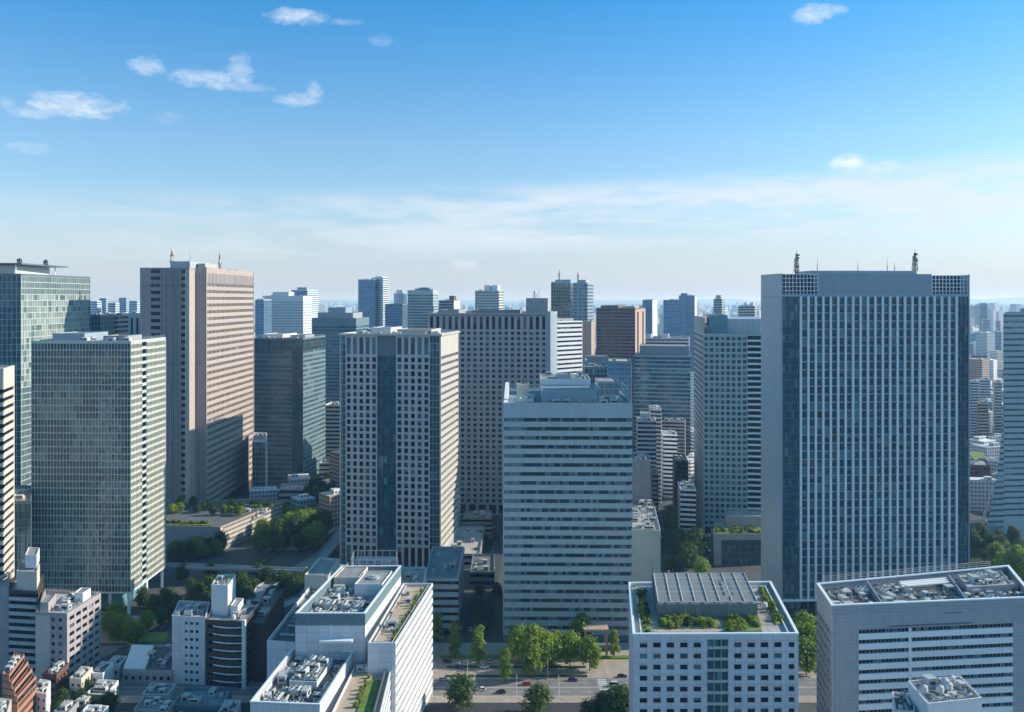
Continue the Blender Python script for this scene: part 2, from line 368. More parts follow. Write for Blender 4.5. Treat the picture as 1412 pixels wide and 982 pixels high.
    def solid(s, i, z0=None, z1=None, u0=0, u1=None, n1=0, mat=None, mb=None, name='wall_panel'):
        f = s.fr(i); z0 = s.z0 if z0 is None else z0; z1 = s.lower() if z1 is None else z1; u1 = f.L if u1 is None else u1
        m = MB() if mat else s.wall
        m.box(f, u0+.004, u1-.004, z0, z1, -s.ins-.02, n1, back=False)
        if mat: s.add(name, m, M[mat])
    def fins(s, i, n, z0, z1, u0, u1, w=.5, d=.9, mat='fin', base=-.3, name='fin'):
        f = s.fr(i)
        for k in range(n+1):
            x = u0+(u1-u0)*k/n; m = MB(); m.box(f, x-w/2, x+w/2, z0, z1, base, base+d, a=.5); s.add(name, m, M[mat])
    def done(s, keep=100):
        s.add('wall', s.wall, s.wallmat)
        ws = sorted(s.wins, key=lambda w: (-(w[0].n[0]*-w[0].o[0]+w[0].n[1]*-w[0].o[1] > 0), -w[3], w[0].o[1]))
        rest = {}
        for k, (f, u0, u1, z0, z1, g) in enumerate(ws):
            mb = MB() if k < keep else rest.setdefault(g, MB())
            if rnd.random() < .34:
                zb = z1-(z1-z0)*rnd.choice((.25, .4, .4, .6, 1)); mb.box(f, u0+.03, u1-.03, zb, z1-.02, -s.ins-.02, -s.ins+.12, a=rnd.random(), m=1, back=False)
            mb.box(f, u0, u1, z0, z1, -s.ins-.02, -s.ins+.08, back=False, bottom=False)
            if k < keep: s.add('window', mb, [M[g], M['blind']])
        for g, mb in rest.items(): tag(s.add('window_rows', mb, [M[g], M['blind']]), kind='stuff')
        s.wins = []
        return s
    def at(s, a, b):
        p = s.poly
        x = (1-a)*(1-b)*p[0][0]+a*(1-b)*p[1][0]+a*b*p[2][0]+(1-a)*b*p[3][0]
        y = (1-a)*(1-b)*p[0][1]+a*(1-b)*p[1][1]+a*b*p[2][1]+(1-a)*b*p[3][1]
        return (x, y)
    def sub(s, a0, b0, a1, b1): return [s.at(a0, b0), s.at(a1, b0), s.at(a1, b1), s.at(a0, b1)]
    def block(s, a0, b0, a1, b1, z1, mat, name='penthouse', z0=None, roof='roof', par=.5):
        z0 = s.h-s.par if z0 is None else z0; q = s.sub(a0, b0, a1, b1)
        m = MB(); m.prism(q, z0, z1-par, top=False); m.ring(q, z1-par, z1, .3)
        o = s.add(name, m, M[mat]); r = MB(); i = inset(q, .29); r.face([(*p, z1-par+.02) for p in i], [p for p in i])
        if o: r.obj('roof', M[roof], o, s.o)
        return o
# ------------------------------------------------------------------ rooftop plant, masts
class FlatFr:
    def __init__(s, o, deg=0): s.o = o; s.d = (cos(R(deg)), sin(R(deg))); s.n = (sin(R(deg)), -cos(R(deg))); s.L = 1
    p = Fr.p
def unit_mesh(kind, w, d, h):
    m = MB(); f = FlatFr((0, 0))
    if kind == 'cooler':                              # box on feet with fan shrouds
        for x in (-w/2+.15, w/2-.15):
            for y in (-d/2+.15, d/2-.15): m.box(f, x-.1, x+.1, 0, .35, -y-.1, -y+.1)
        m.box(f, -w/2, w/2, .35, h, -d/2, d/2)
        n = max(1, round(w/1.9)); k = max(1, round(d/1.9))
        for i in range(n):
            for j in range(k):
                c = (-w/2+(i+.5)*w/n, -d/2+(j+.5)*d/k); r = min(w/n, d/k)*.4
                m.cyl(c, r, r*.92, h-.02, h+.45, 12, cap=False); m.cyl(c, r*.9, r*.9, h, h+.12, 12, m=1)
        m.box(f, -w/2+.2, w/2-.2, h*.45, h*.85, d/2, d/2+.04, m=1)
    elif kind == 'box':
        m.box(f, -w/2, w/2, 0, h, -d/2, d/2); m.box(f, -w/2-.1, w/2+.1, h, h+.12, -d/2-.1, d/2+.1)
        m.box(f, -w*.3, w*.3, h*.25, h*.75, d/2, d/2+.05, m=1)
        for sx in (-1, 1):
            g = Fr((sx*w/2, -d/2*sx), (sx*w/2, d/2*sx)); m.box(g, d*.2, d*.8, h*.3, h*.7, 0, .05, m=1)
    elif kind == 'tank':
        for a in range(4): m.box(f, cos(a*pi/2+.8)*w*.35-.1, cos(a*pi/2+.8)*w*.35+.1, 0, h*.25, sin(a*pi/2+.8)*w*.35-.1, sin(a*pi/2+.8)*w*.35+.1)
        m.cyl((0, 0), w/2, w/2, h*.25, h*.85, 14); m.cyl((0, 0), w/2, w*.12, h*.85, h, 14)
    elif kind == 'duct':
        m.tube((-w/2, 0, .7), (w/2, 0, .7), .42, 8); m.tube((w/2-.3, 0, .7), (w/2-.3, 0, h), .4, 8); m.tube((-w/2+.4, 0, 0), (-w/2+.4, 0, .7), .4, 8)
        m.box(f, w/2-.9, w/2+.3, h, h+.3, -.6, .6, m=1)
    elif kind == 'vent':
        m.cyl((0, 0), w*.3, w*.3, 0, h*.7, 10); m.cyl((0, 0), w*.5, w*.35, h*.7, h, 10, m=1)
    return m.mesh('rooftop_'+kind, [M['unit'], M['unitdark']])
UNITS = {}
for k_, lst in {'cooler': [(3.6, 1.9, 1.9), (3.8, 3.8, 2.2), (5.6, 2.2, 2.0), (1.8, 1.8, 1.6)], 'box': [(2.6, 1.6, 1.8), (4.2, 2.2, 2.3), (1.2, 1.0, 1.3), (3, 3, 2.6)],
                'tank': [(2.2, 2.2, 2.8)], 'duct': [(6, 1, 1.8), (3.4, 1, 1.5)], 'vent': [(1.2, 1.2, 1.5), (.8, .8, 1.1)]}.items():
    UNITS[k_] = [(unit_mesh(k_, *t), t) for t in lst]
NAMES = {'cooler': 'cooling_unit', 'box': 'plant_box', 'tank': 'water_tank', 'duct': 'duct', 'vent': 'roof_vent'}
def clutter(b, a0, b0, a1, b1, n, z=None, kinds='cooler cooler box box duct vent', seed=1, pad=1.0, rail=False):
    """rooftop plant laid out in rows on the roof patch given in the roof's own (across, back) fractions"""
    r = random.Random(seed); z = (b.h-b.par if z is None else z); kinds = kinds.split(); q = b.sub(a0, b0, a1, b1)
    ang = atan2(q[1][1]-q[0][1], q[1][0]-q[0][0]); placed = []; tries = 0
    if n > 6: pipes(b, a0, b0, a1, b1, n//3, z, seed)
    while len(placed) < n and tries < n*30:
        tries += 1; k = r.choice(kinds); me, (w, d, h) = r.choice(UNITS[k]); rot = ang+(pi/2 if r.random() < .5 else 0)
        if abs(rot-ang) > 1: ww, dd = d, w
        else: ww, dd = w, d
        s, t = r.random(), r.random()
        W_, D_ = math.dist(q[0], q[1]), math.dist(q[0], q[3])
        if ww+pad > W_ or dd+pad > D_: continue
        s = (ww/2+pad/2+s*(W_-ww-pad)); t = (dd/2+pad/2+t*(D_-dd-pad))
        if any(abs(s-p[0]) < (ww+p[2])/2+.25 and abs(t-p[1]) < (dd+p[3])/2+.25 for p in placed): continue
        placed.append((s, t, ww, dd))
        x, y = s/W_, t/D_
        X = (1-x)*(1-y)*q[0][0]+x*(1-y)*q[1][0]+x*y*q[2][0]+(1-x)*y*q[3][0]; Y = (1-x)*(1-y)*q[0][1]+x*(1-y)*q[1][1]+x*y*q[2][1]+(1-x)*y*q[3][1]
        o = bpy.data.objects.new(NAMES[k], me); col.objects.link(o); o.parent = b.e; o.location = (X-b.o[0], Y-b.o[1], z-b.o[2]+.01); o.rotation_euler.z = rot
def pipes(b, a0, b0, a1, b1, n, z, seed):
    r = random.Random(seed); q = b.sub(a0, b0, a1, b1); m = MB()
    pt = lambda x, y, zz: ((1-x)*(1-y)*q[0][0]+x*(1-y)*q[1][0]+x*y*q[2][0]+(1-x)*y*q[3][0], (1-x)*(1-y)*q[0][1]+x*(1-y)*q[1][1]+x*y*q[2][1]+(1-x)*y*q[3][1], zz)
    for _ in range(n):
        x, y, x2, y2 = r.random(), r.random(), r.random(), r.random(); rad = r.choice((.07, .1, .16)); zz = z+r.choice((.3, .5, 1.2))
        m.tube(pt(x, y, zz), pt(x2, y, zz), rad, 5); m.tube(pt(x2, y, zz), pt(x2, y2, zz), rad, 5); m.tube(pt(x, y, zz), pt(x, y, z), rad, 5); m.tube(pt(x2, y2, zz), pt(x2, y2, z), rad, 5)
        for t in (.25, .5, .75): m.tube(pt(x+(x2-x)*t, y, z), pt(x+(x2-x)*t, y, zz), .05, 4)
    b.add('pipework', m, M['pipe'])
def rails(b, q, z, h=1.1, name='railing', mat='frame', step=2.0):
    m = MB()
    for i in range(len(q)):
        f = Fr(q[i], q[(i+1) % len(q)])
        for zz in (h*.5, h): m.box(f, 0, f.L, z+zz-.03, z+zz+.03, -.03, .03)
        for k in range(int(f.L/step)+1): m.box(f, k*step-.035, k*step+.035, z, z+h, -.035, .035)
    b.add(name, m, M[mat])
def mast(b, pt, z, h, w=1.6, bands=True, arms=0, name='antenna_mast', dishes=0, seed=0):
    m = MB(); r = random.Random(seed); n = max(4, int(h/2.2))
    P = [(pt[0]+w/2*cos(k*pi/2+.78), pt[1]+w/2*sin(k*pi/2+.78)) for k in range(4)]
    lvl = lambda k, t: (pt[0]+(P[k][0]-pt[0])*(1-.6*t), pt[1]+(P[k][1]-pt[1])*(1-.6*t), z+h*.85*t)
    for s in range(n):
        t0, t1 = s/n, (s+1)/n; mi = (s*4//n) % 2 if bands else 2
        for k in range(4):
            m.tube(lvl(k, t0), lvl(k, t1), .16, 4, m=mi); m.tube(lvl(k, t0), lvl((k+1) % 4, t1), .09, 4, m=mi); m.tube(lvl(k, t1), lvl((k+1) % 4, t1), .09, 4, m=mi)
    m.tube((*pt, z+h*.83), (*pt, z+h), (.14, .05), 5, m=(0 if bands else 2))
    for d in range(dishes):
        a = r.random()*6.28; zz = z+h*(.35+.45*r.random()); c = (pt[0]+w*.55*cos(a), pt[1]+w*.55*sin(a))
        m.cyl(c, .7, .8, zz, zz+.9, 10, m=(1 if bands else 2))
    for d in range(arms):
        zz = z+h*(.3+.5*d/max(1, arms)); a = w*(.75-.3*d/max(1, arms)); m.tube((pt[0]-a, pt[1], zz), (pt[0]+a, pt[1], zz), .12, 4, m=2)
        for sx in (-1, 1): m.tube((pt[0]+sx*a, pt[1], zz-1.2), (pt[0]+sx*a, pt[1], zz+1.2), .22, 6, m=2)
    m.box(FlatFr(pt), -w*.7, w*.7, z-.02, z+.3, -w*.7, w*.7, m=2)
    b.add(name, m, [M['red'], M['whitepaint'], M['steel']])
def pole(b, pt, z, h, r=.18, name='antenna_rod'):
    m = MB(); m.tube((*pt, z), (*pt, z+h*.5), r, 6); m.tube((*pt, z+h*.5), (*pt, z+h), (r*.6, r*.25), 6); m.box(FlatFr(pt), -.5, .5, z, z+.3, -.5, .5)
    b.add(name, m, M['steel'])

# ------------------------------------------------------------------ vegetation
def crown_mesh(seed, h, w, leaves, size, lift=.25, columnar=False, mat='leaf'):
    r = random.Random(seed); m = MB(); blobs = []
    nb = 16 if not columnar else 20
    for i in range(nb):
        t = (i+.5)/nb; z = h*(lift+(1-lift)*t); prof = (sin(pi*min(1, .12+.88*t))**.6 if not columnar else .95-.75*t**1.5+.1*sin(9*t))
        a = i*2.4+r.random(); rr = w/2*prof*r.uniform(.25, .8)
        blobs.append((rr*cos(a), rr*sin(a), z+r.uniform(-.4, .4), w*r.uniform(.15, .26)*(1.1 if not columnar else .95)))
    blobs.append((0, 0, h*.96, w*.14)); blobs.append((0, 0, h*.7, w*.22))
    for k in range(leaves):
        bx, by, bz, br = blobs[r.randrange(len(blobs))]
        while True:
            x, y, z = r.gauss(0, 1), r.gauss(0, 1), r.gauss(0, 1); l = sqrt(x*x+y*y+z*z)
            if l > .1: break
        q = br*r.uniform(.55, 1.12) if r.random() < .85 else br*r.uniform(1.1, 1.45)
        c = (bx+x/l*q, by+y/l*q, bz+z/l*q*.8); s = size*r.uniform(.6, 1.3)
        n = (x/l+r.uniform(-.7, .7), y/l+r.uniform(-.7, .7), z/l+r.uniform(-.3, .9)); nl = sqrt(sum(t*t for t in n)) or 1; n = [t/nl for t in n]
        e = (-n[1], n[0], 0); el = sqrt(e[0]**2+e[1]**2)
        if el < .05: e = (1, 0, 0); el = 1
        e = [t/el for t in e]; g = (n[1]*e[2]-n[2]*e[1], n[2]*e[0]-n[0]*e[2], n[0]*e[1]-n[1]*e[0])
        th = r.random()*6.28; A = [e[j]*cos(th)+g[j]*sin(th) for j in range(3)]; B = [g[j]*cos(th)-e[j]*sin(th) for j in range(3)]
        pts = [tuple(c[j]+s*(A[j]*a_+B[j]*b_) for j in range(3)) for a_, b_ in ((-.5, -.35), (.5, -.28), (.62, .3), (-.1, .5), (-.55, .2))]
        m.face(pts, [(0, 0)]*5, min(1, max(0, r.gauss(.5, .22))))
    return m.mesh('crown', M[mat])
def trunk_mesh(seed, h, w, lift):
    r = random.Random(seed); m = MB(); top = (r.uniform(-.3, .3), r.uniform(-.3, .3), h*.72)
    mid = (top[0]*.4, top[1]*.4, h*lift); m.tube((0, 0, -.1), mid, (.05+h*.018, h*.014), 7); m.tube(mid, top, (h*.013, .05), 6)
    for i in range(5):
        a = i*1.26+r.random(); t = r.uniform(0, .5); p = tuple(mid[j]+(top[j]-mid[j])*t for j in range(3))
        m.tube(p, (w*.33*cos(a), w*.33*sin(a), h*r.uniform(.5, .8)), (h*.008, .03), 5)
    return m.mesh('trunk', M['trunk'])
TREES = {'round': [], 'street': [], 'dark': [], 'shrub': []}
for i in range(5):
    TREES['round'].append((crown_mesh(i, 10, 9, 2600, .62, .28), trunk_mesh(i, 10, 9, .3), 10))
    TREES['dark'].append((crown_mesh(20+i, 11, 10, 2600, .66, .22, mat='leafdk'), trunk_mesh(20+i, 11, 10, .25), 11))
    TREES['street'].append((crown_mesh(40+i, 14, 6.6, 2600, .58, .18, True), trunk_mesh(40+i, 14, 6, .2), 14))
    TREES['shrub'].append((crown_mesh(60+i, 1.6, 2.4, 420, .34, .1, mat=('leafbright', 'leaf', 'leafbright', 'leafdk', 'leafbright')[i]), None, 1.6))
def tree(kind, x, y, h, label, group=None, z=0.0, wide=1.0, cat='tree', name='tree'):
    cm, tm, h0 = rnd.choice(TREES[kind]); k = h/h0
    e = empty(name, (x, y, z), label, cat, group, rnd.random()*6.28); e.scale = (k*wide, k*wide, k)
    c = bpy.data.objects.new('crown' if tm else 'foliage', cm); col.objects.link(c); c.parent = e
    if tm:
        t = bpy.data.objects.new('trunk', tm); col.objects.link(t); t.parent = e
    return e

# ------------------------------------------------------------------ cars
CARCOL = {'white': (.75, .75, .75), 'black': (.02, .02, .022), 'silver': (.45, .46, .48), 'dark blue': (.03, .06, .16), 'red': (.45, .04, .03), 'yellow': (.65, .42, .05)}
def carpaint(c):
    m, nt, b = newmat('paint_'+c.replace(' ', '_')); b.inputs['Base Color'].default_value = (*CARCOL[c], 1); b.inputs['Roughness'].default_value = .25; b.inputs['Coat Weight'].default_value = .7
    return m
def simple(name, c, rough=.5, metal=0.0):
    m, nt, b = newmat(name); b.inputs['Base Color'].default_value = (*c, 1); b.inputs['Roughness'].default_value = rough; b.inputs['Metallic'].default_value = metal; return m
MT = simple('tyre_rubber', (.02, .02, .02), .8); MRIM = simple('wheel_rim', (.5, .5, .52), .3, .8); MLAMP = simple('lamp_glass', (.8, .8, .78), .1); MTAIL = simple('tail_lamp', (.4, .02, .02), .2)
def loft(m, secs, mi=0):
    for a, b in zip(secs, secs[1:]):
        for k in range(len(a)):
            j = (k+1) % len(a); m.face([a[k], a[j], b[j], b[k]], [(0, 0)]*4, .5, mi)
    m.face(secs[0][::-1], [(0, 0)]*len(secs[0]), .5, mi); m.face(secs[-1], [(0, 0)]*len(secs[0]), .5, mi)
def make_car(c, van=False):
    e = empty('parked_car' if not van else 'van', (0, 0, 0), 'x', 'car' if not van else 'van')
    L, Wd, H = (4.5, 1.75, 1.45) if not van else (4.9, 1.85, 2.0)
    def sec(x, zb, zt, w): return [(x, -w, zb), (x, w, zb), (x, w*1.02, (zb+zt)/2), (x, w*.93, zt), (x, -w*.93, zt), (x, -w*1.02, (zb+zt)/2)]
    b = MB(); loft(b, [sec(x, zb, zt, w) for x, zb, zt, w in ((-L/2, .35, .72, .72), (-L/2+.2, .22, .86, .84), (-1.1, .2, .92, .875), (.8, .2, .92, .875), (L/2-.35, .22, .8, .84), (L/2, .35, .62, .7))])
    body = b.obj('body', [carpaint(c)], e)
    t = H; x0, x1 = (-1.9, 1.05) if not van else (-2.35, 1.5)
    g = MB(); loft(g, [[(x, -w, .9), (x, w, .9), (x, w, zt), (x, -w, zt)] for x, w, zt in ((x0, .8, .93), (x0+.45, .72, t-.08), (x0+1.4, .7, t-.04), (x1-.75, .7, t-.1), (x1, .8, .93))]); g.obj('windows', [M['glassdk']], e)
    r = MB(); loft(r, [[(x, -w, zt-.05), (x, w, zt-.05), (x, w*.95, zt), (x, -w*.95, zt)] for x, w, zt in ((x0+.42, .73, t-.04), (x0+1.4, .72, t), (x1-.72, .71, t-.06))]); r.obj('roof', [carpaint(c)], e)
    wm = MB(); ti = 14
    for k in range(ti):
        a0, a1 = 2*pi*k/ti, 2*pi*(k+1)/ti; p = [(.32*cos(a), .32*sin(a)) for a in (a0, a1)]
        wm.face([(p[0][0], -.11, p[0][1]), (p[1][0], -.11, p[1][1]), (p[1][0], .11, p[1][1]), (p[0][0], .11, p[0][1])], [(0, 0)]*4)
    for sy in (-1, 1):
        pp = [(.32*cos(2*pi*k/ti), sy*.11, .32*sin(2*pi*k/ti)) for k in range(ti)]; wm.face(pp, [(0, 0)]*ti)
        pp = [(.19*cos(2*pi*k/ti), sy*.115, .19*sin(2*pi*k/ti)) for k in range(ti)]; wm.face(pp, [(0, 0)]*ti, .5, 1)
    wme = wm.mesh('wheel', [MT, MRIM])
    for x in (-1.35, 1.4):
        for y in (-.8, .8):
            o = bpy.data.objects.new('wheel', wme); col.objects.link(o); o.parent = e; o.location = (x, y, .32)
    for sy in (-1, 1):
        f = FlatFr((0, 0)); h = MB(); h.box(f, L/2-.12, L/2-.03, .58, .7, sy*.58-.14, sy*.58+.14); h.obj('headlight', [MLAMP], e)
        h = MB(); h.box(f, -L/2+.02, -L/2+.13, .64, .78, sy*.6-.12, sy*.6+.12); h.obj('tail_light', [MTAIL], e)
    return e
CARS = {}
def car(c, x, y, deg, label, group=None, van=False, z=.02):
    k = (c, van)
    if k not in CARS: e = CARS[k] = make_car(c, van)
    else: e = copy_tree(CARS[k])
    e.location = (x, y, z); e.rotation_euler.z = R(deg); e['label'] = label
    if group: e['group'] = group
    elif 'group' in e: del e['group']
    return e
# ================================================================== the towers
# --- brown stone tower (two-part plan, wide sunlit side)
d0 = 671.0
xr, xl = W(261, d0)[0], W(193, d0)[0]
t1 = Bld('office_tower', 'tall brown stone tower with ribbed front, banded side and two red and white masts', quad((xl, d0), (xr, d0), (xr+1, d0+62), (xl, d0+62)), 193.5, core='brownrib' if False else 'darkwall', wall='brown', parmat='brownrib', roof='roofdark')
f = t1.fr(0)
t1.solid(0, u1=8.2, mat='brownrib', name='corner_panel')
t1.bands(0, 5.3, .5, u0=8.2, u1=15.5, glass='glassdk', pane=1.8, mat='brownrib', single=False)
t1.solid(0, u0=15.5, u1=31, mat='brownrib', name='ribbed_panel')
m_ = MB()
for k in range(7): m_.box(f, 16+k*2.2, 16.9+k*2.2, 0, t1.lower()-.1, -.3, .7)
t1.add('ribs', m_, M['brownrib'])
t1.bands(0, 5.3, .5, u0=31, u1=34.2, glass='glassdk', pane=1.6, mat='brownrib', single=False)
t1.solid(0, u0=34.2, mat='beige', name='corner_pier')
t1.solid(1, mat='brown'); t1.solid(2); t1.solid(3, mat='brownrib')
xw = -236.0
t1b_poly = quad((xr+.02, 684), (xw, 684), (xw+2, 803), (xr+.02-30, 803))
w1 = MB(); inn = inset(t1b_poly, .5); w1.prism(inn, 0, 192.2, top=False); t1.add('core_wall', w1, M['glassdk'])
save = t1.poly; t1.poly = t1b_poly
m_ = MB(); m_.face([(*p, 192.3) for p in inn], inn); t1.add('roof', m_, M['roofdark'])
m_ = MB(); m_.ring(t1b_poly, 190, 194.2, .6); t1.add('parapet', m_, M['brown'])
t1.solid(0, u0=0, mat='brownrib', z1=190, name='plain_panel')
t1.bands(1, 5.35, .46, z0=8, z1=182, u0=.9, u1=t1.fr(1).L-1.0, glass='glass', pane=3.0, mat='brown', mull=.9, mullmat='brown')
t1.solid(1, z0=182, z1=190, u0=.9, u1=t1.fr(1).L-1.0, mat='brownrib', name='top_panel')
m_ = MB(); f = t1.fr(1)
m_.box(f, .004, .9, 0, 194.4, -.5, .45); m_.box(f, f.L-.9, f.L-.004, 0, 194.4, -.5, .45); t1.add('corner_pier', m_, M['beige'])
m_ = MB()
for k in range(38): m_.box(f, 1.5+k*3.08, 2.3+k*3.08, 182.2, 190, -.2, .3)
t1.add('top_fins', m_, M['brown'])
t1.solid(0, z0=0, z1=8, u0=0, mat='brown', name='base_panel'); t1.solid(1, z0=0, z1=8, u0=.9, mat='darkwall', name='base_panel')
t1.solid(2); t1.solid(3)
t1.block(.15, .05, .72, .35, 197.5, 'beige'); t1.poly = save
t1.block(.55, .1, .95, .8, 198.6, 'bluegrey'); t1.poly = t1b_poly; t1.h = 193.5
clutter(t1, .3, .35, .95, .95, 16, seed=3, kinds='cooler box box'); 
mast(t1, (W(237, 690)[0], 690), 194, 17, 1.9, arms=2, dishes=2, seed=1); mast(t1, (W(303, 745)[0], 745), 195, 16, 1.7, arms=1, dishes=2, seed=4); pole(t1, (W(262, 700)[0], 700), 196, 14)
t1.poly = save; t1.done()

# --- glass tower on stilts, left
g1 = Bld('glass_tower', 'glass office tower on tall round columns with thin pale mullions and a sunlit narrow side', quad((-259.5, 479), (-205, 477), (-204.6, 524), (-259, 525)), 147.4, core='glassdk', wall='mull', roof='roofdark', z0=12, ins=.4)
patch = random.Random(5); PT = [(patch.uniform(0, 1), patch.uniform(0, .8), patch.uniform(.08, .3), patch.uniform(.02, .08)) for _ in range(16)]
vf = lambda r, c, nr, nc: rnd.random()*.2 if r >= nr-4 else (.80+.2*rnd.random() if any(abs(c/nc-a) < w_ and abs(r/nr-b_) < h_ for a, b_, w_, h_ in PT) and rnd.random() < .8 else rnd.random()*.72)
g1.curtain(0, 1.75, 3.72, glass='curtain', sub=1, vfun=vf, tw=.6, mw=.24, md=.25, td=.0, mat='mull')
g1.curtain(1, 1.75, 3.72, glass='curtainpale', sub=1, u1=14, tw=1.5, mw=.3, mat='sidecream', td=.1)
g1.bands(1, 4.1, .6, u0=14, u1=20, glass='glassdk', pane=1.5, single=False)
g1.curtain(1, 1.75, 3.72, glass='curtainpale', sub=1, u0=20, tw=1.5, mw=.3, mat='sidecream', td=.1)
g1.solid(2); g1.curtain(3, 1.85, 2.05, sub=1)
f = g1.fr(0)
for k in range(6):
    for y_ in (.03, .5, .97):
        m_ = MB(); p = g1.at(.03+k*.188, y_); m_.cyl(p, .9, .9, 0, 12.05, 14); g1.add('column', m_, M['fin'])
m_ = MB(); m_.prism(inset(g1.poly, 9), 0, 12, top=False); g1.add('lobby_wall', m_, M['curtaindk'])
m_ = MB(); m_.prism(g1.poly, 11.4, 12, bottom=True); g1.add('soffit', m_, M['fin'])
g1.block(.12, .2, .45, .8, 151, 'silver'); g1.block(.6, .3, .85, .7, 149.5, 'greywall'); clutter(g1, .05, .05, .95, .95, 14, seed=5)
rails(g1, inset(g1.poly, .3), 147.4, 1.2)
g1.done()

# --- teal glass tower behind it
g2 = Bld('glass_tower', 'tallest green glass tower at the edge with thin overhanging roof slab and painted bright reflections', quad(W(-90, 592), (-332, 600), (-330, 694), W(-40, 690)), 187, core='curtaindk', wall='mulldark', roof='roof', ins=.4)
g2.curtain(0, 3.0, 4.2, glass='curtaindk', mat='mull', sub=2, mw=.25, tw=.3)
def vf2(r, c, nr, nc):  # pale panes on the upper floors are the painted reflections
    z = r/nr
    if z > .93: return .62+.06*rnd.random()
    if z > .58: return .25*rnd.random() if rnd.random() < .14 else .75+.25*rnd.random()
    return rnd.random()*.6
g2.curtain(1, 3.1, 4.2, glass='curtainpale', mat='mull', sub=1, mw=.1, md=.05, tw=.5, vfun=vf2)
g2.solid(2); g2.solid(3)
g2.block(.1, .15, .8, .7, 193.2, 'mull')
q = g2.sub(.0, .08, .93, .78); m_ = MB(); m_.prism(q, 193.6, 194.5, bottom=True); g2.add('roof_slab', m_, M['mulldark'])
for a, b_ in ((.1, .1), (.45, .1), (.85, .1), (.85, .7)):
    m_ = MB(); m_.cyl(g2.at(a, b_), .4, .4, 186, 193.7, 8); g2.add('roof_post', m_, M['fin'])
mast(g2, W(27, 625), 194.5, 4.5, 2.2, False, arms=2, dishes=3); mast(g2, W(63, 640), 194.5, 4, 2.0, False, arms=2, dishes=2); g2.done()

# --- dark teal tower
g3 = Bld('glass_tower', 'dark teal banded glass tower between the brown stone tower and the pale grid tower', quad(W(348, 826), W(418, 822), (-186.0, 885), (-236, 892)), 133.5, core='curtaindk', wall='teal', roof='roofpale')
g3.curtain(0, 3.2, 7, glass='curtaindk', mat='mulldark', z0=121.5, sub=2, mw=.2); g3.bands(0, 4.3, .62, z1=121.5, glass='curtaindk', pane=2.2, mull=.12, u1=38)
g3.curtain(0, 1.5, 4.3, z1=121.5, u0=38, glass='curtaindk', mat='mulldark', sub=1)
g3.curtain(1, 3.2, 4, glass='curtain', mat='mulldark', z0=121.5, sub=2, mw=.1); g3.bands(1, 4.3, .5, z1=121.5, glass='curtain', pane=2.2, mull=.12)
g3.solid(2); g3.bands(3, 4.3, .5, glass='curtaindk', single=False); g3.block(.1, .2, .5, .8, 136.5, 'white'); g3.block(.6, .3, .9, .7, 135.5, 'greywall')
clutter(g3, .05, .05, .95, .2, 9, seed=6); rails(g3, inset(g3.poly, .3), 133.5, 1.6); g3.done()

# --- pale grid tower with dark central recess
a0, b0 = W(468, 559), (-44.2, 550)
th = R(8); L0 = 65.0
pA = (b0[0]-L0*cos(th), b0[1]+L0*sin(th)); bk = (55*sin(th), 55*cos(th))
pg = quad(pA, b0, (b0[0]+bk[0], b0[1]+bk[1]), (pA[0]+bk[0], pA[1]+bk[1]))
g4 = Bld('grid_tower', 'pale grid-front tower with a dark glass recess up its middle and a sunlit cream side', pg, 148.2, core='glassdk', wall='palegrid', roof='roofpale', ins=1.0)
L = g4.fr(0).L
u = lambda px: (px-469)/(608-469)*L
for (ua, ub) in ((u(477), u(521)), (u(547), u(593))):
    g4.grid(0, 5, 4.45, .58, .68, u0=ua, u1=ub, z0=16, z1=134, glass='glass')
    g4.grid(0, 5, 12.8, .62, .84, u0=ua, u1=ub, z0=134, z1=146.7, glass='curtain')
    g4.grid(0, 5, 16, .66, .86, u0=ua, u1=ub, z0=0, z1=16, glass='glassdk')
g4.curtain(0, 2, 4.45, u0=0, u1=u(477), glass='curtaindk', mat='mull', sub=1, base=-.6)
g4.curtain(0, 4.2, 4.45, u0=u(521), u1=u(547), z1=134, glass='curtaindk', mat='mulldark', sub=2, base=-.95, mw=.1, tw=.25)
g4.solid(0, u0=u(521), u1=u(547), z0=134, n1=-.85, mat='mulldark', name='recess_panel')
g4.curtain(0, 2.2, 4.45, u0=u(593), u1=u(606.8), glass='curtaindk', mat='mull', sub=1, base=-.6)
g4.solid(0, u0=u(606.8), mat='beige', n1=.02, name='corner_pier')
g4.bands(1, 4.45, .42, z0=12, z1=134, u0=.8, u1=g4.fr(1).L-.8, glass='glass', pane=1.7, mat='beige', mull=.35, mullmat='beige')
g4.solid(1, z0=134, mat='beige', u0=.8, u1=g4.fr(1).L-.8, name='top_panel'); g4.solid(1, u1=.8, mat='beige', n1=.05, name='corner_pier'); g4.solid(1, u0=g4.fr(1).L-.8, mat='beige', n1=.05, name='corner_pier'); g4.solid(1, z1=12, u0=.8, u1=g4.fr(1).L-.8, mat='greywall', name='base_panel')
g4.solid(2); g4.grid(3, 10, 4.45, .56, .6, glass='glass')
g4.block(.25, .25, .45, .75, 151.5, 'white2'); g4.block(.5, .3, .85, .8, 150.4, 'beige'); clutter(g4, .03, .03, .97, .22, 16, seed=8); clutter(g4, .03, .8, .97, .97, 8, seed=9)
m_ = MB(); m_.ring(inset(g4.poly, -1.0), 146.9, 148.0, 1.6, inner=True); g4.add('eaves', m_, M['beige'])
g4.done()

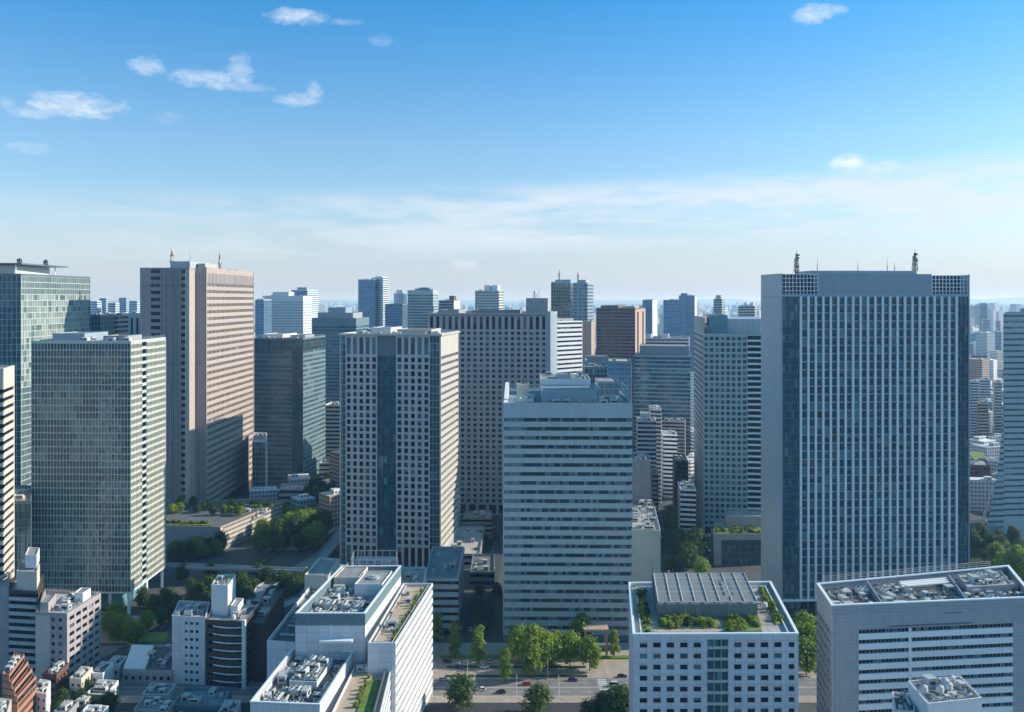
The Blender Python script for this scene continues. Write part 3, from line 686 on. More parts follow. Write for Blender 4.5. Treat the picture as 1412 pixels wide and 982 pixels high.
# --- dark punched-window slab
g5 = Bld('slab_tower', 'broad grey-brown slab tower with small square dark windows and tall ones along its top', plan(590, 755, 700, 693, 106, 7), 158.7, core='glassdk', wall='stone', roof='roofdark', ins=.9)
L = g5.fr(0).L; k_ = L/(755-590)
g5.grid(0, 19, 4.2, .52, .56, u0=.5, u1=L-.5, z0=9, z1=145, glass='glassdk')
g5.grid(0, 19, 11.8, .50, .86, u0=.5, u1=L-.5, z0=145, z1=156.8, glass='glassdk')
g5.grid(0, 12, 9, .7, .8, z0=0, z1=9, glass='glassdk')
g5.solid(1, mat='silver'); g5.solid(2); g5.grid(3, 20, 4.2, .5, .55, glass='glassdk')
f = g5.fr(1); m_ = MB(); m_.box(f, 1.0, 30, 0, 160, .02, 2.2); g5.add('stair_tower', m_, M['silver'])
g5.block(.03, .3, .2, .6, 161, 'greywall'); g5.block(.78, .35, .97, .6, 170.5, 'greywall'); g5.block(.3, .4, .7, .7, 160.5, 'roof')
pole(g5, g5.at(.88, .45), 170, 11); mast(g5, g5.at(.84, .5), 170, 8, 2, True, arms=1, dishes=2, seed=3); g5.done()

# --- silver-blue banded tower, centre
g6 = Bld('banded_tower', 'blue-grey tower of long ribbon windows right behind the avenue trees', plan(693.5, 872, 441, 440, 76, 1), 118.3, core='glassdk', wall='bluegrey', roof='roofblue', ins=.6)
L = g6.fr(0).L
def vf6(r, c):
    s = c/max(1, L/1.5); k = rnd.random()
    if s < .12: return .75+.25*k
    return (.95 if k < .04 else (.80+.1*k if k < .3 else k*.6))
g6.bands(0, 4.46, .42, z0=3, z1=110.8, u0=0, glass='band', pane=1.5, mull=.1, vfun=vf6)
g6.solid(0, z0=110.8, mat='bluepanel', name='top_panel'); g6.solid(0, z1=3, mat='teal', name='base_panel')
g6.bands(1, 4.46, .36, z1=110.8, glass='band', pane=1.5, single=False); g6.solid(1, z0=110.8, mat='silver', name='top_panel'); g6.solid(2); g6.bands(3, 4.46, .36, glass='band', pane=1.5, single=False)
m_ = MB(); q = g6.sub(.01, .08, .24, .3); m_.ring(q, 118.1, 119.6, .4); g6.add('low_wall', m_, M['white'])
m_ = MB(); q0 = g6.sub(.005, .02, .035, .5)
A, B, C_, D_ = q0; m_.face([(*A, 118.2), (*B, 118.2), (*C_, 125), (*D_, 125)], [(0, 0), (3, 0), (3, 20), (0, 20)]); m_.face([(*B, 118.2), (*B, 117.2), (*C_, 117.2), (*C_, 125)], [(0, 0), (0, 3), (20, 3), (20, 9)]); m_.face([(*A, 117.2), (*A, 118.2), (*D_, 125), (*D_, 117.2)], [(0, 0), (0, 3), (20, 9), (20, 3)]); m_.face([(*C_, 117.2), (*D_, 117.2), (*D_, 125), (*C_, 125)], [(0, 0), (3, 0), (3, 9), (0, 9)])
g6.add('sloped_screen', m_, M['whitepaint'])
g6.block(.30, .10, .74, .5, 123.6, 'silver', name='plant_house', roof='roofblue'); g6.block(.30, .5, .72, .93, 126.6, 'white', name='upper_plant_house'); g6.block(.44, .6, .56, .75, 128.6, 'silver', name='lift_house')
# open frame to the right of the plant house
m_ = MB(); q = g6.sub(.76, .1, .985, .5)
for i in range(4):
    f = Fr(q[i], q[(i+1) % 4])
    for k in range(4): m_.box(f, f.L*k/3-.25, f.L*k/3+.25, 117.3, 124.6, -.25, .25)
    for zz in (121, 124.3): m_.box(f, 0, f.L, zz, zz+.45, -.2, .2)
g6.add('roof_frame', m_, M['silver'])
g6.block(.1, .45, .2, .6, 124, 'cream', name='stair_house'); g6.block(.79, .55, .96, .9, 125, 'teal', name='plant_box'); pole(g6, g6.at(.75, .6), 128, 9, .5, 'flue'); pole(g6, g6.at(.16, .5), 124, 5, .8, 'flue')
clutter(g6, .03, .1, .27, .4, 12, seed=12, kinds='cooler box duct tank'); clutter(g6, .3, .02, .98, .1, 9, seed=13, kinds='cooler box'); clutter(g6, .78, .12, .96, .45, 8, seed=14); clutter(g6, .33, .55, .7, .9, 7, z=126.2, seed=15); g6.done()

# --- curved-crest grid tower, right of the narrow street
p0, p1 = W(970, 634), W(1062, 628)
g7 = Bld('grid_tower', 'blue-green tower with square windows and dark balcony bands, left of the widest glass tower', quad(p0, p1, (p1[0]+9, p1[1]+74), (p0[0]+8.5, p0[1]+74)), 145, core='curtaindk', wall='bluegrey', roof='roofdark', ins=.8)
L = g7.fr(0).L; ub = L*(1031-970)/(1062-970)
g7.grid(0, 8, 4.15, .68, .62, u1=ub, z0=8, glass='curtaindk'); g7.grid(0, 5, 8, .7, .8, u1=ub, z1=8, glass='glassdk')
g7.bands(0, 4.15, .66, u0=ub, glass='glassdk', pane=2.5, mat='fin', z0=8); g7.solid(0, u0=ub, z1=8)
g7.solid(1); g7.solid(2)
g7.bands(3, 4.15, .4, glass='glassdk', pane=1.8, mat='stone', mull=.5, mullmat='stone')
q = g7.sub(.05, .1, .96, .9); m_ = MB(); f = Fr(q[0], q[1])
prof = [(0, 143), (0, 148), (.05, 150.3), (.1, 152.0), (.16, 155.6), (1, 155.6), (1, 143)]
pts = [f.p(a*f.L, z, 0) for a, z in prof]; f2 = Fr(q[3], q[2]); pb = [f2.p(a*f2.L, z, 0) for a, z in prof]
m_.face([pts[i] for i in (0, 6, 5, 4, 3, 2, 1)], [(prof[i][0]*f.L, prof[i][1]) for i in (0, 6, 5, 4, 3, 2, 1)])
for i in range(1, 6): m_.face([pts[i], pts[i+1], pb[i+1], pb[i]], [(0, i), (1, i), (1, i+1), (0, i+1)])
m_.face([pts[0], pts[1], pb[1], pb[0]], [(0, 0), (0, 1), (1, 1), (1, 0)]); g7.add('crest', m_, M['silver']); g7.block(.10, .08, .38, .7, 158.2, 'curtaindk', z0=144); m_ = MB(); m_.box(g7.fr(3), .05, g7.fr(3).L-.05, 143.5, 156.5, -.9, -.1); g7.add('side_blade', m_, M['stone'])
m_ = MB(); f = Fr(g7.at(.38, .1), g7.at(.96, .1))
for k in range(26): m_.box(f, k*1.05, k*1.05+.4, 145, 155.5, -.1, .5)
g7.add('pleats', m_, M['fin'])
pole(g7, g7.at(.3, .5), 157, 6); g7.done()

# --- the widest tower with pale fins
p0, p1 = W(1077.5, 456), W(1337, 461)
g8 = Bld('glass_tower', 'widest blue glass tower with white vertical fins, silver crown and dark masts on top', quad(p0, p1, (p1[0]-2.4, p1[1]+29), (p0[0]-2.4, p0[1]+29)), 172.5, core='curtaindk', wall='silver', roof='roofdark', ins=.6, occ=False)
OCC.append((1050, 1337, 456, 379))
L = g8.fr(0).L; u = lambda px: (px-1077.5)/(1337-1077.5)*L
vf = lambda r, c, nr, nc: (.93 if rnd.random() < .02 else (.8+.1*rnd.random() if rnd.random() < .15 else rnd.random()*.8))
g8.curtain(0, 3.2, 3.95, u0=.6, u1=u(1103.5), z0=3, glass='curtaindk', mat='mulldark', sub=2, mw=.1, tw=.25, vfun=vf)
nf = 21; wf = (u(1318)-u(1103.5))/nf
g8.grid(0, nf, 4.15, .92, .84, z0=16, z1=171, u0=u(1103.5), u1=u(1318), glass='curtaindk', mat='silver')
g8.grid(0, nf, 16, .86, .9, z0=0, z1=16, u0=u(1103.5), u1=u(1318), glass='glassdk', mat='mulldark')
g8.curtain(0, 2.6, 3.95, u0=u(1318), u1=L-.7, z0=3, glass='curtaindk', mat='mulldark', sub=2, mw=.1, tw=.25, vfun=vf)
g8.fins(0, nf, 15.4, 171.2, u(1103.5), u(1318), w=.98, d=1.3, base=-.3)
f = g8.fr(0); m_ = MB(); m_.box(f, .5, L-.5, 14.6, 15.6, -.3, 1.4); g8.add('transom', m_, M['fin'])
m_ = MB(); m_.box(f, .004, .6, 0, 183, -.6, .1); m_.box(f, L-.7, L-.004, 0, 182.6, -.6, .1); g8.add('corner_pier', m_, M['silver'])
g8.solid(3, z1=171.4, mat='silver', name='side_panel'); g8.solid(1, z1=171.4, mat='silver', name='side_panel'); g8.solid(2)
# crown: solid silver screen in the middle, louvred cages at both ends, side walls
m_ = MB(); f3 = g8.fr(3); m_.box(f3, .02, f3.L-.02, 171.4, 183, -.6, -.02, back=True); g8.add('crown_side', m_, M['silver'])
f1 = g8.fr(1); m_ = MB(); m_.box(f1, .02, f1.L-.02, 171.4, 182.4, -.6, -.02); g8.add('crown_side', m_, M['silver'])
q = g8.sub(.195, .02, .80, .9); m_ = MB(); m_.prism(q, 171.4, 182.8); g8.add('crown_screen', m_, M['silver'])
q = g8.sub(.175, .15, .74, .85); m_ = MB(); m_.prism(q, 182, 184.6); g8.add('crown_upper', m_, M['silver'])
def cage(ua, ub, z0, z1, nm='louvre_cage'):
    m = MB(); n = round((ub-ua)/1.9)
    for k in range(n+1):
        x = ua+(ub-ua)*k/n; m.box(f, x-.14, x+.14, z0, z1, -.9, -.55)
    for k in range(6):
        z = z0+(z1-z0)*k/5; m.box(f, ua, ub, z-.16, z+.16, -.95, -.5)
    m.box(f, ua, ub, z0, z1, -7, -6.5, m=1)
    g8.add(nm, m, [M['fin'], M['glassdk']])
cage(.7, u(1128), 172, 182.6); cage(u(1286), L-.8, 172, 182)
mast(g8, g8.at(.115, .3), 180, 16, 1.7, False, arms=3, dishes=3, seed=2); mast(g8, g8.at(.755, .3), 181, 15.5, 1.9, False, arms=3, dishes=4, seed=5)
for a, hh in ((.24, 8), (.46, 6), (.62, 8), (.66, 6)): pole(g8, g8.at(a, .4), 184, hh)
clutter(g8, .02, .2, .18, .9, 8, z=171.5, seed=20); clutter(g8, .82, .2, .98, .9, 8, z=171.5, seed=21)
g8.done()

# --- far-right tower with flared foot
g9o = W(1384, 624)
e9 = Bld('flared_tower', 'grey banded tower whose side flares outward in a smooth curve towards its foot', quad(g9o, (g9o[0]+60, 630), (g9o[0]+96, 680), W(1385.5, 676)), 160, core='glassdk', wall='bluepanel', roof='roofdark', occ=False)
OCC.append((1384, 1500, 624, 432))
e9.bands(0, 4.1, .34, z0=14, glass='curtain', pane=2, single=True); e9.solid(0, z1=14); e9.solid(1); e9.solid(2)
# flared left side, floor by floor
f3 = e9.fr(3); mbw, nfl = MB(), 38
def flare(z): t = max(0, 1-z/128); return 16*t**2.6
for r in range(nfl):
    z0_, z1_ = 6+r*152/nfl, 6+(r+1)*152/nfl; zm = z0_+(z1_-z0_)*.62; a, b_, c = flare(z0_), flare(zm), flare(z1_)
    F_ = e9.fr(0)
    def strip(mb, za, zb, na, nb, mi):
        # side face
        mb.face([f3.p(0, za, na), f3.p(f3.L, za, na), f3.p(f3.L, zb, nb), f3.p(0, zb, nb)], [(0, za), (f3.L, za), (f3.L, zb), (0, zb)], None, mi)
        # front web filling the flare
        p, q2, r2, s2 = F_.p(-na, za, 0), F_.p(0, za, 0), F_.p(0, zb, 0), F_.p(-nb, zb, 0)
        mb.face([p, q2, r2, s2], [(-na, za), (0, za), (0, zb), (-nb, zb)], None, mi)
    strip(mbw, z0_, zm, a+.02, b_+.02, 0); strip(mbw, zm, z1_, b_+.02, c+.02, 1)
e9.add('flared_side', mbw, [M['bluepanel'], M['curtain']])
for k in range(7):
    x = -16+k*2.9; m_ = MB(); m_.box(F_, x-.5, x+.5, 0, 6.4, -1.2, 0); e9.add('column', m_, M['fin'])
for k in range(7):
    m_ = MB(); m_.box(f3, 2+k*7, 3.2+k*7, 0, 6.4, 13, 14.4); e9.add('column', m_, M['fin'])
e9.block(.2, .2, .8, .8, 163, 'silver'); e9.done()

# --- sliver of a banded block at the frame's left edge
g10 = Bld('office_block', 'cream banded block at the very edge beside the tall green glass tower', quad(W(-60, 424), W(5, 420), W(20, 440), W(-45, 446)), 137, core='glassdk', wall='cream', roof='roofpale')
g10.bands(0, 4.1, .55, z1=127, glass='glassdk', single=False); g10.bands(1, 4.1, .42, z1=127, glass='glassdk', pane=1.5, single=False); g10.solid(0, z0=127); g10.solid(1, z0=127); g10.solid(2); g10.solid(3); g10.done()
g11 = Bld('office_block', 'low dark glass block with pinkish roof at the foot of the tall green tower', quad(W(-40, 452), W(43, 452), W(44, 490), W(-30, 490)), 67, core='curtaindk', wall='teal', roof='rooftan', occ=False)
for i in (0, 1): g11.curtain(i, 3, 4, glass='curtaindk', mat='mulldark')
g11.solid(2); g11.solid(3); clutter(g11, .5, .1, .98, .9, 14, seed=31); g11.done()

# --- podium of the brown tower
pd = Bld('podium_block', 'low stone podium with planted roof terraces wrapping the foot of the brown stone tower', [W(205, 600), W(304, 597), W(389.5, 672), W(352, 683.4), (xr-.4, 670.5), W(190, 670)], 16.5, core='glassdk', wall='brown', roof='roofdark', occ=False, par=.9)
pd.solid(0, mat='pinkwall', name='plain_wall'); pd.bands(1, 3.3, .42, u0=2.5, glass='glassdk', pane=1.4, mat='beige', mull=.5, mullmat='beige'); pd.solid(1, u1=2.5, mat='cream', n1=.03, name='corner_pier')
for i in (2, 3, 4, 5): pd.solid(i)
for k in range(14):
    me_, t_ = UNITS[('box', 'cooler', 'duct')[k % 3]][0]; x_, y_ = W(rnd.uniform(320, 366), rnd.uniform(628, 660)); o_ = bpy.data.objects.new('plant_box', me_); col.objects.link(o_); o_.parent = pd.e; o_.location = (x_-pd.o[0], y_-pd.o[1], 15.62)
pd.done()
for k, (qq, lab) in enumerate((((W(345, 648), W(380, 662), W(372, 672), W(345, 674)), 'bright planted turf on the podium roof beside the sunlit corner of the brown tower'), ((W(212, 604), W(292, 602), W(288, 609), W(212, 612)), 'strip of turf along the front parapet of the podium roof'))):
    m_ = MB(); m_.prism(list(qq), 15.62, 16.2); tag(m_.obj('roof_lawn', [M['lawn']], None, (*qq[0], 15.6)), lab, 'roof garden')
# ================================================================== buildings farther back, each with floors, roof and penthouse
def tower(name, label, poly, h, wall='bluegrey', glass='glassdk', fh=4.0, hf=.5, mode='bands', pent=None, edges=(0, 1, 3), pane=2.5, group=None, roof='roof', top=0, cell=(3.6, .6), clut=4, over=None, z0=0, pw=3):
    b = Bld(name, label, poly, h, core='glassdk', wall=wall, roof=roof, group=group, z0=z0)
    for i in range(len(poly)):
        md = (over or {}).get(i, mode if i in edges else 'solid'); mt = None
        if isinstance(md, tuple): md, mt = md
        zt = b.lower()-top
        if md == 'bands': b.bands(i, fh, hf, z1=zt, glass=glass, pane=pane, single=False, mat=mt)
        elif md == 'grid': b.grid(i, max(2, round(b.fr(i).L/cell[0])), fh, cell[1], hf, z1=zt, glass=glass, mat=mt)
        elif md == 'curtain': b.curtain(i, pw, fh, z1=zt, glass=glass, mat=mt or 'mull', sub=1)
        elif md == 'piers': b.grid(i, max(2, round(b.fr(i).L/cell[0])), zt-z0, cell[1], .96, z1=zt, glass=glass, mat=mt)
        else: b.solid(i, z1=zt, mat=mt)
        if top: b.solid(i, z0=zt)
    for p in (pent or []): b.block(*p)
    if clut: clutter(b, .05, .05, .95, .95, clut, seed=len(label), kinds='cooler box box')
    # hardly more than a pixel apiece: the windows stay one part per material
    rest = {}
    for (f, u0, u1, za, zb, g) in b.wins: rest.setdefault(g, MB()).box(f, u0, u1, za, zb, -b.ins-.02, -b.ins+.08, back=False, bottom=False)
    for g, mb in rest.items(): tag(b.add('window_rows', mb, M[g]), kind='stuff')
    b.wins = []; b.done(); return b
T = tower
T('office_block', 'white block with dark window strips, above the dark teal tower', plan(362, 418, 1300, 1300, 40, 5), 170-(408-412)*1.06, 'white', 'glass', hf=.4, mode='grid', pent=[(.2, .2, .6, .8, 180, 'white')], over={0: 'grid'}, cell=(4, .5), top=6)
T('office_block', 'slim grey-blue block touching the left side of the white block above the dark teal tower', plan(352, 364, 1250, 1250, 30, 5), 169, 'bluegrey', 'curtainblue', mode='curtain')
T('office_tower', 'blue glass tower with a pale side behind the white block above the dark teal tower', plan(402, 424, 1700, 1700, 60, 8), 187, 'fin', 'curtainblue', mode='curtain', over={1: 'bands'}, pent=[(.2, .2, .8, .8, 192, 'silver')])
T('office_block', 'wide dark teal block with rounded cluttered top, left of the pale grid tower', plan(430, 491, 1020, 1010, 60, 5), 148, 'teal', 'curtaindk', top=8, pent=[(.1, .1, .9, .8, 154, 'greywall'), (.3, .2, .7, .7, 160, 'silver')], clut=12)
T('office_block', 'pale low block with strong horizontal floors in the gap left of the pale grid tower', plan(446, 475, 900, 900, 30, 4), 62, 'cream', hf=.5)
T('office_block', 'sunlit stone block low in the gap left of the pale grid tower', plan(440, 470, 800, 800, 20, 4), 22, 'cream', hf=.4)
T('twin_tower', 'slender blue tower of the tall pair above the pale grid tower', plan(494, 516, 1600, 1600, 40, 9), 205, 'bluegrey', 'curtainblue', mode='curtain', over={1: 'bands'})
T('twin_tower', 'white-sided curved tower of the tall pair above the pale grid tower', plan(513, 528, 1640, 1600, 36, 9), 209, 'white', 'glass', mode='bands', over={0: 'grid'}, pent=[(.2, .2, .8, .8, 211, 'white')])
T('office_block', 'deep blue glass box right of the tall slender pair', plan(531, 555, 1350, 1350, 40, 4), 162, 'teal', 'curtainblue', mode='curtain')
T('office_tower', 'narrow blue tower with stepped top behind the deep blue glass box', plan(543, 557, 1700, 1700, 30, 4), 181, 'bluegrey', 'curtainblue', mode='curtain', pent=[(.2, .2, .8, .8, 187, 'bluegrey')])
T('office_tower', 'grey-blue tower with domed dark crown, in the middle of the skyline', plan(562, 597, 1250, 1240, 40, 5), 182, 'bluegrey', 'curtain', mode='bands', hf=.55, top=5, pent=[(.25, .2, .85, .8, 184.5, 'teal'), (.4, .3, .75, .7, 186, 'teal')])
T('office_block', 'dark block with a pale end wall beside the domed grey-blue tower', plan(605, 626, 1200, 1200, 50, 6), 168, 'stone', 'glassdk', over={1: ('solid', 'cream')}, pent=[(.6, .2, .9, .6, 174, 'redbrick')])
b = T('office_tower', 'dark blue-grey tower with two white boxes on its roof, above the grey-brown slab', plan(655, 688, 1300, 1300, 50, 7), 182, 'bluegrey', 'glassdk', mode='grid', over={1: ('bands', 'cream')}, pent=[(.35, .2, .6, .8, 190, 'white'), (.65, .2, .9, .8, 190, 'white')])
T('office_tower', 'tall grey glass tower topped by two small construction cranes', plan(760, 786.64, 1105, 1095, 60, 16), 191, 'bluegrey', 'curtain', fh=4.2, mode='curtain', over={1: ('bands', 'fin')}, pent=[(.1, .2, .9, .8, 194, 'silver')])
tw = T('office_tower', 'grey tower with bright glass upper floors joined to the crane-topped tower', plan(790, 810.16, 1075, 1068, 46, 14), 189.5, 'silver', 'curtain', fh=4.2, mode='grid', cell=(6, .7), pent=[(.2, .2, .8, .8, 193, 'frame')])
def crane(b, pt, z, h, deg):
    e = empty('tower_crane', (*pt, z), 'small rooftop crane, %s' % ('on the left of the two above the grey glass tower' if deg > 0 else 'on the right of the two above the grey glass tower'), 'crane')
    m = MB(); m.tube((0, 0, 0), (0, 0, h*.55), .8, 4); m.obj('crane_mast', [M['steel']], e)
    m = MB(); m.tube((0, 0, h*.5), (sin(R(deg))*h*.4, 0, h), (.6, .3), 4); m.tube((0, 0, h*.5), (-sin(R(deg))*h*.35, 0, h*.62), .6, 4); m.obj('jib', [M['red']], e)
    m = MB(); m.box(FlatFr((0, 0)), -1.4, 1.4, h*.42, h*.56, -1.4, 1.4); m.obj('cab', [M['whitepaint']], e)
crane(tw, W(771, 1120), 194, 13, 12); crane(tw, W(797, 1100), 193, 11, -14)
T('office_tower', 'white tower with closely spaced sunlit floors, right of the grey-brown slab', plan(768, 803, 846, 870, 26), 148.5, 'white', 'glass', fh=4.3, hf=.42, mode='bands', over={1: 'solid'}, pent=[(.1, .2, .8, .9, 151, 'greywall')])
T('office_block', 'plain tan block filling the gap left of the purple-brown tower', plan(801, 815.4, 960, 960, 20, 16), 145, 'tan', mode='solid', edges=(), over={0: ('solid', 'tan')})
T('office_tower', 'purple-brown stone tower with two sunlit tan ribs down its side', plan(822, 876, 1000, 990, 62, 19), 159.5, 'purple', 'glassdk', fh=3.8, hf=.35, mode='bands', over={1: ('piers', 'tan')}, cell=(33, .28), pent=[(.05, .2, .5, .7, 162.5, 'purple'), (.6, .3, .9, .7, 161.5, 'tan')], clut=8)
T('glass_block', 'blue glass block with a white corner edge below the purple-brown tower', plan(806, 871, 800, 795, 45, 5), 114, 'teal', 'curtainblue', fh=4, mode='curtain', over={1: ('solid', 'white')}, pent=[(.05, .1, .5, .5, 118, 'curtain' if False else 'teal')], roof='roofpale')
T('glass_block', 'low dark glass plant house on the block behind the blue-grey banded tower', plan(806, 838, 690, 690, 25, 3), 117, 'teal', 'curtaindk', fh=4, mode='curtain')
k9 = T('office_block', 'wide glass block with white floor lines and a dark set-back top storey', plan(874, 952, 905, 893, 50, 10), 112.5, 'silver', 'curtaindk', fh=4.1, hf=.74, mode='bands', pane=3, pent=[(.1, .05, .98, .9, 122, 'teal')])
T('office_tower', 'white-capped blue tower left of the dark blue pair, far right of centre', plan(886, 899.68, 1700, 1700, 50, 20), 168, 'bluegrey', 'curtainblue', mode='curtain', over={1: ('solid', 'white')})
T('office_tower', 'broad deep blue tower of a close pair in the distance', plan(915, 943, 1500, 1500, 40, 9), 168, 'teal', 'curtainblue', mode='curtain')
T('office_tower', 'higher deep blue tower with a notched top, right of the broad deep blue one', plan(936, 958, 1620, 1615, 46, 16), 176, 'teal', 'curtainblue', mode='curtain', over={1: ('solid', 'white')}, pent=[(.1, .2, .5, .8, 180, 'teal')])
T('office_tower', 'small grey stepped tower above the curved crest of the blue-green tower', plan(984, 995.52, 1500, 1500, 30, 20), 170, 'bluegrey', 'glassdk', pent=[(.2, .2, .8, .8, 176, 'greywall')])
T('apartment_block', 'pale block with tan bays next to the widest glass tower, just over the blue-green tower', plan(1018, 1041.04, 1400, 1400, 30, 20), 159, 'cream', 'glass', pent=[(.3, .2, .5, .8, 164, 'white'), (.7, .2, .9, .8, 164, 'white')])
T('office_block', 'narrow dark block beside the tall green glass tower', plan(121, 139, 720, 720, 30, -4), 157, 'teal', 'curtaindk', mode='curtain')
T('apartment_block', 'pale stone block rising behind the glass tower on columns', plan(139, 162, 760, 760, 26, -4), 156, 'beige', 'glass', over={0: ('bands', 'cream')})
T('apartment_block', 'white block with dark vertical strips just left of the brown stone tower', plan(163, 193, 800, 800, 26, -6), 157, 'white', 'glassdk', mode='piers', cell=(5, .4))
for k, (px, w_, d, h) in enumerate(((124, 10, 1500, 166), (137, 9, 1600, 171), (149, 10, 1500, 163), (164, 10, 1700, 172), (178, 11, 1600, 166))):
    T('apartment_tower', 'hazy slim tower in the cluster between the tall green glass tower and the brown one, number %s from its left' % ('first', 'second', 'third', 'fourth', 'fifth')[k] if False else ['hazy pale slab at the left end of the far cluster before the brown stone tower', 'hazy blue-grey tower, second in the far cluster before the brown stone tower', 'hazy low pale tower in the middle of the far cluster before the brown stone tower', 'hazy highest tower of the far cluster before the brown stone tower', 'hazy white tower at the right end of the far cluster before the brown stone tower'][k],
      plan(px, px+w_, d, d, 24, -8), h, ('white', 'bluegrey', 'cream', 'bluegrey', 'white')[k], 'curtainblue', group=None, clut=0)
T('office_block', 'white block with a heavily cluttered roof directly above the wide glass block', plan(880, 950, 1085, 1075, 44, 12), 122, 'white', 'glass', fh=4, hf=.4, pent=[(.1, .2, .25, .6, 126, 'white'), (.45, .1, .6, .5, 127, 'white')], clut=26)
# narrow-street quarter
T('office_block', 'stepped white block, highest of the low ones along the narrow street', plan(879, 905, 700, 698, 22, 6), 74, 'white', 'glass', fh=3.4, pent=[(.2, .2, .7, .8, 79, 'white')], clut=6)
T('office_block', 'white slab with blank sunlit side wall behind the stepped white block', plan(897, 912, 740, 736, 26, 6), 78, 'white', 'glass', fh=3.4, over={1: 'solid'}, clut=5)
T('office_block', 'grey-brown blank-fronted block under the stepped white one', plan(872, 897, 610, 608, 30, 6), 59, 'greywall', 'glassdk', fh=3.4, over={0: 'solid'}, clut=12, roof='roofpale')
T('office_block', 'pink-roofed pale block at the back of the narrow street', plan(912, 944.4, 880, 874, 24, 13), 49, 'pinkwall', 'glass', fh=3.4, clut=12, roof='rooftan')
T('office_block', 'dark red-brown block on the right side of the narrow street', plan(931, 949, 690, 687, 26, 6), 44, 'darkwall', 'glassdk', fh=3.4, clut=5)
T('office_block', 'slender tan block in the narrow street beside the grey-brown blank one', plan(899, 908, 650, 649, 20, 6), 42, 'tan', 'glassdk', fh=3.4, clut=2)
T('office_block', 'white balcony block pressed against the blue-green grid tower', plan(938, 960, 600, 598, 24, 6), 41.5, 'white', 'glassdk', fh=3.4, hf=.55, clut=4)
T('office_block', 'pale banded block halfway up the narrow street, behind the dark red-brown one', plan(914, 934, 760, 757, 24, 5), 54, 'fin', 'glassdk', fh=3.4, clut=5)
T('office_block', 'long grey block with rooftop plant hard against the right side of the blue-grey banded tower', plan(868, 911, 512, 509, 60, 6), 37, 'bluegrey', 'glassdk', fh=3.5, hf=.4, over={0: 'solid'}, clut=16, roof='roofpale', top=2)
T('office_block', 'dark low block with a cluttered roof farther up behind the long grey block', plan(878, 902, 590, 588, 14, 6), 33, 'darkwall', 'glassdk', fh=3.5, clut=10, roof='rooftan')
# right edge quarter
T('hotel_block', 'dark red-brown brick block right of the widest glass tower', plan(1326, 1365.9, 760, 756, 30, 22), 28, 'redbrick', 'glassdk', fh=3.6, hf=.45, mode='grid', cell=(3.2, .5), clut=2)
gr = T('office_block', 'low block with a bright planted roof behind the dark red-brown brick one', plan(1338, 1361.1, 800, 797, 40, 22), 26, 'cream', 'glass', fh=3.6, clut=0)
m_ = MB(); m_.prism(inset(gr.poly, 1.5), 24.9, 26.4); tag(m_.obj('roof_lawn', [M['lawn']], None, (*gr.poly[0], 25)), 'bright turf on the low block behind the dark red-brown brick one', 'roof garden')
for k, (px, w_, d, h, wl, lab) in enumerate(((1349, 20, 960, 57, 'tan', 'tan block with a dark top on the strip right of the widest glass tower'), (1338, 16, 1050, 72, 'white', 'white block nearest the edge of the widest glass tower'), (1352, 20, 1160, 64, 'white', 'wide white block in the middle of the strip right of the widest glass tower'), (1372, 14, 1000, 76, 'cream', 'cream block against the flared tower'),
        (1340, 30, 1500, 74, 'teal', 'wide blue-green block in the strip right of the widest glass tower'), (1355, 14, 2200, 118, 'white', 'white high-rise in the strip right of the widest glass tower'), (1351, 15, 2600, 157, 'bluegrey', 'lone hazy blue high-rise left of the flared tower'), (1374, 8, 2400, 110, 'cream', 'slim hazy cream high-rise beside the flared tower'))):
    T('apartment_block', lab, plan(px, px+w_*.7, d, d, 26, 24), h, wl, 'glass', fh=3.4, clut=3)

# ================================================================== front quarter
# roof-garden block
fl, fr_ = W(873, 291), W(1101, 291.5); bl, br = W(867, 344), W(1063, 345)
r1 = Bld('garden_roof_block', 'pale square-windowed block with a planted roof and grey louvred plant house, bottom centre', quad(fl, fr_, br, bl), 60, core='glassdk', wall='white2', roof='roofpale', ins=.45, par=1.6)
L = r1.fr(0).L; s_ = L/695
r1.grid(0, 5, 3.74, .56, .46, u0=1.2, u1=(403-105)*s_, z1=58.0, glass='glass'); r1.solid(0, u1=1.2); 
r1.curtain(0, 2.25, 3.74, u0=(415-105)*s_, u1=(505-105)*s_, z1=59, glass='curtaindk', mat='mull', sub=2, base=-.4, td=.1, tw=.9)
r1.solid(0, u0=(403-105)*s_, u1=(415-105)*s_, n1=.08); r1.solid(0, u0=(505-105)*s_, u1=(517-105)*s_, n1=.08)
r1.grid(0, 4, 3.74, .56, .46, u0=(517-105)*s_, u1=(742-105)*s_, z1=58.0, glass='glass'); r1.grid(0, 1, 3.74, .42, .46, u0=(742-105)*s_, z1=58.0, glass='glass')
r1.grid(3, 9, 3.74, .5, .46, z1=58.0, glass='glass'); r1.grid(1, 9, 3.74, .5, .46, z1=58.0, glass='glass'); r1.solid(2, z1=58)
for i in (0, 1, 3):
    if i: r1.solid(i, z0=58.0)
m_ = MB(); f = r1.fr(0); m_.box(f, .004, (415-105)*s_, 57.9, 58.9, -.45, -.004); m_.box(f, (505-105)*s_, L-.004, 57.9, 58.9, -.45, -.004); r1.add('cornice', m_, M['white2'])
m_ = MB(); m_.ring(inset(r1.poly, -.15), 59.6, 60.15, .9); r1.add('coping', m_, M['fin'])
m_ = MB(); m_.ring(inset(r1.poly, 2.6), 58.42, 59.3, .3); r1.add('inner_kerb', m_, M['fin'])
q = r1.sub(.17, .34, .80, .94)
z1_ = 63.6
m_ = MB(); m_.prism(q, 58.4, z1_)
